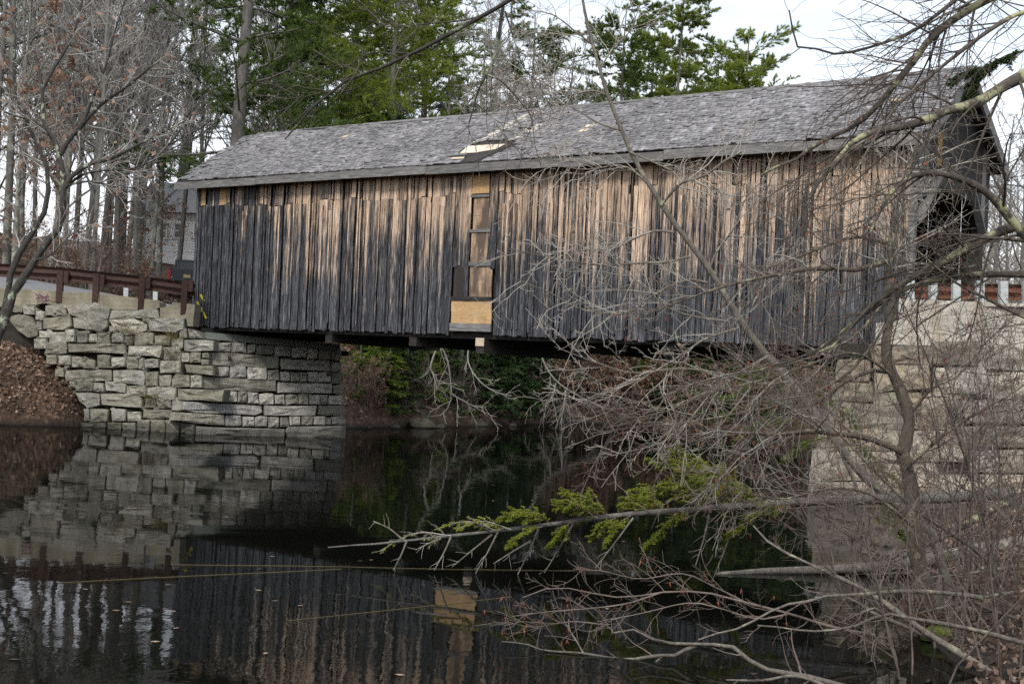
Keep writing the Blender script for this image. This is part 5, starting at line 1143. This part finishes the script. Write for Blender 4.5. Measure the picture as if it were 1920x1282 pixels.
# 4. fallen hemlock lying over the water with drooping green sprays
fb = at(1900, 925, 16.6); fb[2] = gz(fb[0], 16.6)
fh = thing('fallen_hemlock', 'fallen hemlock trunk with yellow-green sprays reaching left above the water', 'tree', fb)
P, R = limb([(1900, 925), (1800, 931), (1700, 935), (1560, 938), (1400, 947), (1267, 958), (1196, 962), (1112, 972), (1017, 985), (933, 995), (846, 1004), (704, 1019.6), (660, 1022), (615, 1026)], 16.6, 15.0, 11, 1.2, 30)
tube('trunk', P, R, M['bark_pine'], fh, 8); HT = (P, R)
c24 = lambda x, y: (600 + x / 2.4, 860 + y / 2.4)
for a, b in (((390, 370), (330, 500)), ((590, 350), (515, 500)), ((775, 340), (595, 485)), ((800, 330), (700, 515)), ((985, 310), (890, 520)), ((1140, 290), (1010, 512)), ((1410, 265), (1240, 490)), ((545, 360), (430, 410)), ((950, 370), (780, 472)), ((370, 362), (240, 280)), ((1750, 250), (1690, 480)), ((1880, 240), (1760, 560))):
    A_, B_ = c24(*a), c24(*b); mid = ((A_[0] + B_[0]) / 2 + 3, (A_[1] + B_[1]) / 2 - 3); Yd = np.interp(A_[0], [615, 1400], [15.0, 15.9])
    P, R = limb([A_, mid, B_], Yd, Yd - .05, 2.2, .9, 8); tube('dead_branch', P, R, M['bark_dead'], fh, 5)
    twigs([P], [R], fh, M['twig_grey'], [dict(k=4, t0=.4, t1=1, ang=(25, 60), ln=(.08, .22), absl=1.0, n=4, wob=.15, grav=0, rr=.5, fall=.3, minr=.002)])
def sprays(par, items, mat, twmat, name='needle_sprays'):
    """items: (start px, end px, distance, width m): flat fans of hemlock needles along an arched twig."""
    tw = Tubes(); pts, dr = [], []; o = np.array(par.location)
    for (a, b, Y, w, dens) in items:
        b = (a[0] + 1.12 * (b[0] - a[0]), a[1] + 1.12 * (b[1] - a[1]) + 6); w = w * .82; dens = dens * .85
        m0 = ((a[0] + b[0]) / 2, (a[1] + b[1]) / 2 - abs(b[0] - a[0]) * .14); P, R = limb([a, m0, b], Y, Y + rf_.uniform(-.25, .25), 1.1, .4, 10); tw.add(P - o, R, 4)
        B, RB = spawn(rf_, P[None], R[None], 30, .05, 1, (26, 44), (.45, 1.0), 6, .05, -.085, .6, .7, .0020, absl=w * 1.15, flat=.7); tw.add(B - o, RB, 3)
        C, RC = spawn(rf_, B, RB, 7, .1, 1, (32, 50), (.2, .36), 4, .06, -.05, .6, .5, .0016, flat=.7); tw.add(C - o, RC, 3)
        for S_ in (B, C):
            for q in range(12 if S_ is C else 16):
                f = rf_.random(len(S_)) * (S_.shape[1] - 1.001); i = f.astype(int); ff = (f - i)[:, None]; bb = np.arange(len(S_)); p = S_[bb, i] * (1 - ff) + S_[bb, i + 1] * ff; keep = rf_.random(len(S_)) < dens
                t = nrm(S_[bb, i + 1] - S_[bb, i]); s = nrm(np.cross(t, [0, 0, 1.0])) * rf_.choice([-1, 1], len(S_))[:, None]
                pts.append(p[keep]); dr.append(nrm(t * .5 + s)[keep])
    link('spray_twigs', tw.mesh('spray_twigs'), twmat, par, 'stuff')
    v, f = blades(rf_, np.concatenate(pts) - o, np.concatenate(dr), .024, .0042, .25, 2); link(name, npmesh(name, v, f), mat, par, 'stuff')
sprays(fh, [(c24(800, 325), c24(560, 300), 15.3, .2, .15), (c24(590, 345), c24(300, 395), 15.1, .3, .06), (c24(860, 318), c24(640, 300), 15.3, .2, .2)], M['hemlock_yel'], M['twig_grey'], 'sparse_sprays')
sprays(fh, [(c24(1050, 295), c24(830, 250), 15.4, .30, 1), (c24(1000, 300), c24(880, 225), 15.5, .28, 1), (c24(1240, 265), c24(1080, 180), 15.5, .38, 1), (c24(1300, 255), c24(1120, 150), 15.6, .38, 1), (c24(1250, 268), c24(1090, 215), 15.5, .34, 1), (c24(1480, 240), c24(1370, 180), 15.7, .34, 1), (c24(1560, 238), c24(1420, 165), 15.8, .34, 1),
            (c24(1000, 305), c24(860, 372), 15.3, .18, .7), (c24(1130, 285), c24(1040, 372), 15.3, .22, .8), (c24(1330, 265), c24(1230, 330), 15.4, .24, .9), (c24(1400, 255), c24(1290, 350), 15.4, .24, .9)], M['hemlock_yel'], M['twig'])
sprays(fh, [((1420, 945), (1290, 880), 16, .4, 1), ((1380, 950), (1260, 860), 16.1, .4, 1), ((1340, 952), (1230, 865), 16.1, .35, 1), ((1440, 945), (1330, 905), 15.9, .4, .9), ((1500, 942), (1380, 990), 15.8, .35, .8), ((1300, 958), (1220, 1010), 15.6, .3, .8), ((1360, 950), (1250, 905), 15.4, .45, 1), ((1320, 953), (1200, 915), 15.4, .45, 1), ((1400, 946), (1300, 860), 15.4, .45, 1), ((1350, 950), (1270, 845), 15.4, .4, 1)], M['hemlock_yel'], M['twig'])
hs_b = at(1640, 990, 18.5); hs_b[2] = gz(hs_b[0], 18.5)
hsap = thing('hemlock_sapling', 'young green hemlock behind the alder thicket beside the right abutment', 'hemlock', hs_b)
P, R = limb([(1640, 1010), (1600, 900), (1540, 780), (1480, 700), (1440, 660)], 18.5, 18.5, 4, 1.2, 12); P[0, 2] = hs_b[2]; tube('trunk', P, R, M['bark_pine'], hsap, 6)
sprays(hsap, [((1500, 715), (1370, 740), 18.4, .5, 1), ((1520, 750), (1380, 770), 18.4, .5, 1), ((1490, 700), (1400, 700), 18.5, .45, 1), ((1540, 790), (1400, 810), 18.4, .5, 1), ((1520, 740), (1600, 790), 18.3, .4, .9), ((1560, 810), (1640, 860), 18.3, .4, .8), ((1560, 820), (1480, 850), 18.3, .4, .8), ((1590, 870), (1680, 900), 18.3, .4, .8), ((1620, 960), (1700, 1010), 18.2, .4, .9), ((1610, 950), (1720, 980), 18.2, .4, .9), ((1630, 990), (1760, 1030), 18.2, .4, .8)], M['hemlock_mid'], M['twig'])
gb = thing('hemlock_bough', 'dark green hemlock bough hanging in the top right corner', 'branch', at(2090, 100, 10.5))
P, R = limb([(2090, 60), (1990, 70), (1920, 95), (1860, 120), (1810, 150)], 10.5, 10.5, 3, 1, 10); tube('limb', P, R, M['bark_pine'], gb, 6)
sprays(gb, [((1880, 110), (1815, 165), 10.5, .2, .7), ((1920, 95), (1850, 130), 10.5, .2, .6), ((1850, 125), (1790, 150), 10.5, .16, .6), ((1830, 140), (1825, 200), 10.5, .12, .6)], M['hemlock'], M['twig_dark'])

# 5. bleached limbs lying in the water at the bottom right
def fallen(name, lab, limbs, mat, twl, twmat, cat='branch', cat_leaf=0.0):
    L_ = [limb(*q, n=16, wav=.25) for q in limbs]; o = thing(name, lab, cat, L_[0][0][0])
    for i, (P, R) in enumerate(L_): tube('limb' if i == 0 else 'branch', P, R, mat, o, 8)
    if twl:
        T = twigs([p for p, _ in L_], [q for _, q in L_], o, twmat, twl)
        if cat_leaf: c = T[-1][:, -1]; c = c[rf_.random(len(c)) < cat_leaf]; hang(o, c, M['catkin'], .04, 'catkins', 2, .006)
    return o
fine = [dict(k=6, t0=.2, t1=1, ang=(25, 60), ln=(.2, .5), absl=1.0, n=6, wob=.15, grav=.05, rr=.5, fall=.3, minr=.0030), dict(k=4, t0=.2, t1=1, ang=(25, 60), ln=(.3, .6), n=5, wob=.17, grav=.05, rr=.6, fall=.4, minr=.0024)]
fallen('fallen_branch', 'forked bleached branch lying in the dark water at the bottom, lowest of the three', [([(1700, 1330), (1620, 1300), (1560, 1280), (1500, 1265), (1450, 1258), (1412, 1242), (1381, 1216), (1356, 1208), (1316, 1208), (1287, 1206), (1250, 1205), (1219, 1196), (1191, 1180), (1150, 1186)], 10.0, 11.3, 7, 1.6),
    ([(1310, 1209), (1290, 1215), (1269, 1228), (1231, 1228), (1194, 1235), (1150, 1234), (1094, 1224), (1022, 1219), (987, 1207), (941, 1202)], 11.0, 11.2, 3.8, 1.1), ([(1600, 1310), (1500, 1268), (1430, 1275), (1362, 1274)], 10.1, 10.3, 4, 1.6), ([(1150, 1186), (1145, 1178), (1135, 1171)], 11.3, 11.3, 1.6, .8), ([(1094, 1224), (1080, 1200), (1068, 1180), (1066, 1160)], 11.1, 11.2, 1.8, .8), ([(1245, 1228), (1230, 1240), (1214, 1258)], 11.1, 11, 2, 1)], M['bark_dead'], fine[:1], M['twig'])
fallen('fallen_branch', 'long arched bleached limb leaning from the right bank down into the water', [([(1840, 1120), (1760, 1110), (1680, 1108), (1604, 1115), (1549, 1117), (1500, 1131), (1475, 1133), (1444, 1146), (1412, 1164), (1387, 1177), (1337, 1189), (1309, 1199)], 12.0, 11.3, 4.5, 1.5)], M['bark_dead'], fine, M['twig'], cat_leaf=.2)
fallen('fallen_branch', 'straight pale limb crossing the bottom right corner above the bank', [([(1960, 1215), (1920, 1205), (1823, 1179), (1752, 1166), (1682, 1154), (1655, 1150), (1619, 1168), (1576, 1179), (1517, 1183), (1459, 1175), (1420, 1172)], 10.6, 11.0, 5, 1.3), ([(1655, 1150), (1640, 1140), (1610, 1150)], 10.9, 10.9, 3, 1)], M['bark_dead'], fine, M['twig'])
fallen('fallen_limb', 'thick grey limb running diagonally down to the bottom right corner', [([(1930, 1310), (1889, 1282), (1823, 1238), (1752, 1195), (1690, 1152), (1635, 1113), (1588, 1089), (1537, 1066), (1470, 1034), (1435, 1011), (1412, 985)], 11.0, 12.6, 8, 1.6), ([(1752, 1200), (1700, 1175), (1640, 1150), (1590, 1120), (1530, 1110)], 11.6, 12, 5, 1.4)], M['bark_dead'], fine, M['twig'], cat_leaf=.1)
fallen('fallen_limb', 'lichen-spotted fallen limb resting against the alder from the right edge', [([(1960, 915), (1920, 930), (1850, 960), (1800, 990), (1740, 1020), (1700, 1040), (1660, 1060)], 14.6, 14.0, 10, 3)], M['bark_lichen'], fine, M['twig'])
# alder shoots over the water with red catkins
fallen('alder_branch', 'twiggy alder branch with red catkins over the dark water, bottom centre', [([(1640, 1190), (1560, 1175), (1480, 1150), (1400, 1130), (1320, 1110), (1240, 1110), (1170, 1120), (1100, 1110), (1040, 1100), (980, 1120)], 11.8, 11.4, 3, .9), ([(1400, 1130), (1340, 1100), (1280, 1075), (1200, 1085), (1130, 1070), (1080, 1067)], 11.7, 11.5, 1.8, .7), ([(1240, 1110), (1180, 1130), (1110, 1140), (1040, 1145), (960, 1155)], 11.5, 11.3, 1.8, .7), ([(1480, 1150), (1420, 1160), (1350, 1140), (1290, 1130), (1200, 1150), (1120, 1165)], 11.7, 11.4, 1.8, .7), ([(1130, 1170), (1070, 1165), (1000, 1175), (950, 1165)], 11.4, 11.3, 1.4, .6)], M['twig'],
    [dict(k=13, t0=.1, t1=1, ang=(20, 60), ln=(.2, .5), absl=1.0, n=7, wob=.15, grav=.02, rr=.6, fall=.3, minr=.0030), dict(k=4, t0=.2, t1=1, ang=(25, 60), ln=(.3, .6), n=5, wob=.17, grav=.03, rr=.7, fall=.4, minr=.0025)], M['twig'], cat_leaf=.22)
# 6. sunken log, stump, moss and grass at the foot of the alder
lgp = [onz(x, y, .05) for x, y in ((1340, 1068), (1440, 1066), (1560, 1068), (1674, 1066), (1776, 1056), (1920, 1042))]; lg = thing('fallen_log', 'half-sunken grey log lying in the water along the right bank', 'log', lgp[2])
P = curve([tuple(p[:2]) for p in lgp], 16); P = np.column_stack([P, np.linspace(-.01, .22, 16)]); tube('log', P, np.linspace(.03, .13, 16), M['bark_dead'], lg, 10)
sb_ = at(1766, 1125, 13.1); sb_[2] = gz(sb_[0], sb_[1]); st = thing('tree_stump', 'broken grey splintered stump beside the alder foot', 'stump', sb_)
for k in range(5):
    a = k * 1.3; q = np.array([(.07 * math.cos(a), .07 * math.sin(a), -.15), (.06 * math.cos(a), .06 * math.sin(a), .12), (.055 * math.cos(a), .055 * math.sin(a), .25 + .05 * k), (.05 * math.cos(a), .05 * math.sin(a), .34 + .05 * k)]); t_ = Tubes(); t_.add(q, np.array([.065, .055, .035, .006]), 6); link('splinter', t_.mesh('splinter'), M['bark_dead'], st)
def grass_clump(name, lab, p, n, l, mat, droop=-.6, spread=.12):
    o = thing(name, lab, 'grass', p); C = rf_.normal(0, spread, (n, 3)) * np.array([1, 1, .25]); D = nrm(rf_.normal(0, .5, (n, 3)) + np.array([0, 0, .7])); B = [C]; d = D
    for j in range(4): d = nrm(d + np.array([0, 0, droop * .5])); B.append(B[-1] + d * l / 4)
    t_ = Tubes(); t_.add(np.stack(B, 1), np.repeat(np.array([[.004, .004, .003, .002, .001]]), n, 0), 3); link('blades', t_.mesh('blades'), mat, o, 'stuff'); return o
grass_clump('grass_tuft', 'rusty dry grass tuft at the foot of the alder', sb_ + np.array([-.16, -.1, 0]), 130, .45, M['leaf_brown'], -.3, .1)
for px, py, lab in ((322, 634, 'dry grass tuft hanging from the top of the wing wall beside the bridge'), (322, 668, 'larger tuft of dry grass hanging at the wing wall corner below the first'), (245, 622, 'small grassy tuft between the boulders of the left wing wall'), (285, 745, 'sparse dry grass low on the left wing wall')):
    p = onplane(px, py, cornr + n_w * .06, n_w); grass_clump('grass_tuft', lab, p, 90, .55, M['grass'], -.75, .14)
# 7. thicket shoots of the right bank
THK = [shrub_meshes(600 + i, 2.3, 5, .85, 0, .0042, .9) for i in range(3)]
RB = [(1640, 14.8, 1.0, 'beside the alder foot, behind the half-sunken log'), (1800, 12.2, .95, 'just right of the splintered stump'), (1868, 13.4, 1.15, 'in front of the lichen-spotted fallen limb'), (1905, 11.2, .9, 'in the bottom right corner'), (1840, 16.5, 1.2, 'behind the lichen-spotted fallen limb'), (1760, 18.5, 1.1, 'right of the young hemlock sapling'), (1900, 19.5, 1.25, 'against the granite blocks at the right edge'), (1580, 17.4, .9, 'at the water under the abutment corner'), (1730, 10.9, .8, 'above the bottom edge left of the corner')]
for i, (px, Y, s, wh) in enumerate(RB):
    p = at(px, 1050, Y); p[2] = max(gz(p[0], Y), -.1) - .05
    o = thing('alder_shrub', 'brown twiggy alder shrub ' + wh, 'shrub', p, rt.uniform(0, 6.28), 'alder shrubs on the right bank'); o.scale = (s,) * 3
    for nm, me, _ in THK[i % 3]: link(nm, me, M['twig'], o, 'stuff' if nm == 'twigs' else None)
# fan of thin stems leaning left out of the bank
for i, (y0, y1, xe, lab) in enumerate(((1180, 800, 1560, 'slender dark shoot arching from the right bank up to the left, lowest'), (1120, 640, 1760, 'slender dark shoot crossing the granite, starting by the stump'), (1060, 560, 1690, 'slender dark shoot crossing the pale concrete wall'), (1230, 930, 1480, 'slender shoot bending left low over the half-sunken log'))):
    fallen('alder_shoot', lab, [([(1890 - i * 12, y0), (1850 - i * 15, (y0 * 2 + y1) / 3), ((1850 + xe) / 2, (y0 + 2 * y1) / 3 + 20), (xe, y1)], 12.4 + i * .5, 12.2 + i * .5, 3.4, 1)], M['twig_dark'], [dict(k=12, t0=.15, t1=1, ang=(25, 60), ln=(.3, .7), absl=1.0, n=6, wob=.14, grav=.02, rr=.6, fall=.3, minr=.0034), dict(k=5, t0=.2, t1=1, ang=(25, 60), ln=(.3, .6), n=5, wob=.16, grav=.02, rr=.7, fall=.4, minr=.0026)], M['twig'], 'shoot', .08)

# 8. lichen-spotted tree on the left bank
lt0 = at(-30, 690, 38.5); lt0[2] = gz(lt0[0], 38.5) - .1
lt = thing('lichened_tree', 'dark forked tree spotted with pale lichen at the left edge', 'tree', lt0)
P, R = limb([(-32, 690), (-12, 650), (0, 620), (14, 586), (24, 551), (45, 520), (65, 489), (89, 452), (113, 423), (120, 356), (112, 292), (100, 255), (82, 232), (79, 168), (70, 110)], 38.5, 38.5, 10, 2, 26); P[0] = lt0; tube('trunk', P, R, M['bark_left'], lt, 9); A0 = (P, R)
LTL = [([(4, 600), (14, 555), (20, 513), (34, 479), (58, 441), (79, 410), (86, 382), (92, 330), (70, 270), (40, 210), (25, 140), (30, 60)], 38.6, 39.2, 7, 1.6), ([(118, 400), (122, 348), (161, 311), (210, 296), (262, 270), (322, 240), (350, 225)], 38.5, 38, 6, 1.2), ([(114, 290), (130, 262), (157, 232), (187, 198), (240, 161), (285, 124), (311, 105), (340, 80)], 38.5, 38, 5, 1.2),
       ([(66, 488), (95, 478), (120, 452), (146, 432), (165, 420)], 38.4, 38, 2, .8), ([(120, 356), (150, 330), (190, 320), (240, 318), (290, 300)], 38.5, 38, 3, 1), ([(110, 285), (90, 250), (60, 225), (20, 215), (-20, 190)], 38.6, 39, 4, 1.2), ([(79, 170), (100, 130), (130, 80), (150, 20), (160, -40)], 38.5, 38.5, 3.5, 1.5), ([(122, 348), (170, 340), (215, 350), (262, 352)], 38.5, 38, 2.5, .8), ([(157, 232), (175, 180), (200, 120), (215, 60), (235, 0)], 38.4, 38.2, 3, 1)]
L_ = [limb(*q, n=14, wav=1) for q in LTL]
for P, R in L_: tube('limb', P, R, M['bark_left'], lt, 7)
T = twigs([p for p, _ in L_], [q for _, q in L_], lt, M['twig_grey'], [dict(k=14, t0=.2, t1=1, ang=(25, 60), ln=(.7, 1.8), absl=1.0, n=7, wob=.11, grav=.01, rr=.45, fall=.35, minr=.011), dict(k=5, t0=.15, t1=1, ang=(25, 60), ln=(.3, .6), n=5, wob=.15, grav=.01, rr=.6, fall=.4, minr=.008), dict(k=3, t0=.2, t1=1, ang=(25, 60), ln=(.3, .6), n=4, wob=.15, grav=0, rr=.7, fall=.4, minr=.007)])
c = T[2][:, -1]; c = c[rf_.random(len(c)) < .10]; link('dead_leaves', npmesh('dead_leaves', *leafquads(rf_, c - lt0, .13)), M['leaf_brown'], lt, 'stuff')

# 9. pale bare boughs hanging over the far water under the bridge
fallen('bare_bough', 'pale bare bough hanging to the far water under the middle of the bridge', [([(800, 560), (808, 620), (820, 640), (838, 672), (845, 720), (845, 752), (832, 775), (815, 780), (790, 780)], 56.5, 55.5, 2.1, .9), ([(822, 644), (812, 670), (800, 700), (770, 715), (730, 718)], 56.2, 55.6, 2, .9), ([(845, 738), (870, 752), (890, 762), (912, 763)], 55.8, 55.4, 1.6, .8), ([(880, 640), (878, 680), (900, 715), (930, 735), (960, 742)], 57, 56, 1.8, .8), ([(806, 690), (815, 705), (824, 722)], 55.9, 55.9, 2.2, 1.4)], M['bark_white'], [dict(k=7, t0=.15, t1=1, ang=(25, 60), ln=(.6, 1.5), absl=1.0, n=6, wob=.12, grav=-.02, rr=.5, fall=.3, minr=.012), dict(k=4, t0=.15, t1=1, ang=(25, 60), ln=(.3, .6), n=5, wob=.15, grav=.02, rr=.6, fall=.4, minr=.010)], M['twig_pale'], 'bough')
fallen('bare_bough', 'pale bare bough with brown leaves hanging under the bridge right of the hemlocks', [([(1000, 600), (1010, 650), (1025, 690), (1050, 720), (1100, 750), (1160, 775)], 63, 61, 2, .8), ([(1042, 718), (1035, 745), (1015, 752)], 62, 61.5, 1.6, .8), ([(1062, 728), (1058, 760), (1050, 795)], 62, 62, 1.8, 1.2)], M['bark_white'], [dict(k=11, t0=.15, t1=1, ang=(25, 60), ln=(.8, 2.0), absl=1.0, n=6, wob=.12, grav=-.02, rr=.5, fall=.3, minr=.012), dict(k=5, t0=.15, t1=1, ang=(25, 60), ln=(.3, .6), n=5, wob=.15, grav=.02, rr=.6, fall=.4, minr=.010)], M['twig_pale'], 'bough')
# 10. rocks along the far water line
def rock(lab, p, s, k):
    r = np.random.default_rng(900 + k); n, m_ = 6, 9; v = []
    for i in range(n + 1):
        for j in range(m_):
            t, a = math.pi * i / n, 2 * math.pi * j / m_; q = r.uniform(.82, 1.12); v.append((s * q * math.sin(t) * math.cos(a), s * .7 * q * math.sin(t) * math.sin(a), s * .55 * q * math.cos(t)))
    f = [(i * m_ + j, (i + 1) * m_ + j, (i + 1) * m_ + (j + 1) % m_, i * m_ + (j + 1) % m_) for i in range(n) for j in range(m_)]
    o = link('bank_rock', pymesh('bank_rock', v, f), M['rock']); o.location = p; return tag(o, lab, 'rock', 'rocks along the far water line')
for k, (px, py, s) in enumerate(((690, 801, .16), (742, 801, .2), (790, 799, .62), (826, 800, .2), (892, 796, .5), (962, 797, .2))):
    p = onz(px, py, .05); rock('mossy grey rock at the far water line, %s from the left' % ORD[k], p, s, k)
# 11. fallen leaves: litter on the banks, one mass each
def litter(name, lab, x0, x1, y0, y1, n, size, seed):
    r = np.random.default_rng(seed); x, y = r.uniform(x0, x1, n), r.uniform(y0, y1, n); d = river_sd(x, y); k = d > .15; x, y = x[k], y[k]; C = np.stack([x, y, ground_z(x, y) + .025], -1)
    v, f = leafquads(r, C, size); o = tag(link(name, npmesh(name, v, f), M['litter']), lab, 'leaves'); o['kind'] = 'stuff'
litter('leaf_litter', 'dry brown leaves covering the left bank below the wing wall', -22, -12.6, 38, 43.2, 9000, .10, 1)
litter('leaf_litter', 'fallen leaves over the slope behind the left road', -34, -7, 48.5, 62, 14000, .13, 2)
litter('leaf_litter', 'fallen leaves on the far bank under the bridge', -8, 12, 46, 80, 14000, .13, 3)
litter('leaf_litter', 'fallen leaves on the right bank around the shrubs', 3.5, 9, 8, 24, 18000, .048, 4)
# roots and sticks on the left bank
for k, (pl, lab) in enumerate((([(10, 690), (30, 700), (36, 725), (36, 750)], 'curved root exposed in the leaves of the left bank'), ([(45, 668), (58, 680), (70, 705)], 'thin stick lying in the leaves near the wing wall'), ([(2, 745), (30, 752), (60, 740)], 'low stick at the left bank above the water'))):
    pp = []
    for x, y in pl:
        d = ray(x, y); tt = np.linspace(36, 44, 160); q = CAM + d * tt[:, None]; h = ground_z(q[:, 0], q[:, 1]); i = int(np.argmax(q[:, 2] < h)); pp.append(q[i] + np.array([0, 0, .03]))
    pp = np.array(pp); o = thing('bank_root', lab, 'root', pp[0]); tube('root', np.array([np.array([np.interp(t, np.linspace(0, 1, len(pp)), pp[:, j]) for j in range(3)]) for t in np.linspace(0, 1, 10)]), np.linspace(.024, .010, 10), M['bark_grey'], o, 6)

# 12. small floating things on the still water
r = np.random.default_rng(88); C = np.array([onz(r.uniform(20, 1500), r.uniform(850, 1270), .006) for _ in range(46)]); C = C[river_sd(C[:, 0], C[:, 1]) < -.3]; n = len(C); a = r.uniform(0, 6.28, n); d1 = np.stack([np.cos(a), np.sin(a), 0 * a], -1) * .04; d2 = np.stack([-np.sin(a), np.cos(a), 0 * a + .05], -1) * .022
o = tag(link('floating_leaves', npmesh('floating_leaves', np.stack([C - d1, C + d2, C + d1, C - d2], 1).reshape(-1, 3), np.arange(4 * n).reshape(n, 4)), M['litter']), 'few dry leaves floating on the dark water', 'leaves'); o['kind'] = 'stuff'
for pl, lab in (([(320, 1058), (600, 1061), (820, 1066), (1150, 1070), (1400, 1070)], 'thin straw-coloured stem floating across the middle of the dark water'), ([(110, 1092), (300, 1082), (520, 1072), (640, 1066)], 'thin floating stem slanting across the water at the left'), ([(540, 1163), (760, 1140), (960, 1118)], 'thin floating stem in front of the reflected plywood')):
    c = curve(pl, 14); q = np.array([onz(x, y, .004) for x, y in c]); o = thing('floating_stem', lab, 'stem', q[0]); tube('stem', q, np.full(14, .0022), M['grass'], o, 5)

# moss cushion and dead wood at the alder foot
mo = at(1760, 1140, 12.6); mo[2] = gz(mo[0], mo[1]) + .02; o = rock('green moss cushion on the right bank below the alder', mo, .16, 60); o.data.materials.clear(); o.data.materials.append(M['moss']); o.name = 'moss_cushion'; o['category'] = 'moss'; del o['group']
for k, (pl, Yk, lab) in enumerate((([(1900, 1110), (1840, 1120), (1780, 1135), (1720, 1150)], 12.6, 'grey stick lying on the right bank below the stump'), ([(1910, 1160), (1850, 1140), (1800, 1110), (1770, 1090)], 12.4, 'brown stick leaning on the bank right of the stump'), ([(1915, 1060), (1850, 1070), (1790, 1078), (1740, 1082)], 13.6, 'reddish dead stem lying behind the stump'))):
    fallen('dead_stick', lab, [(pl, Yk, Yk + .2, 4, 1.6)], M['bark_dead'] if k != 1 else M['twig'], fine[:1], M['twig'], 'stick')
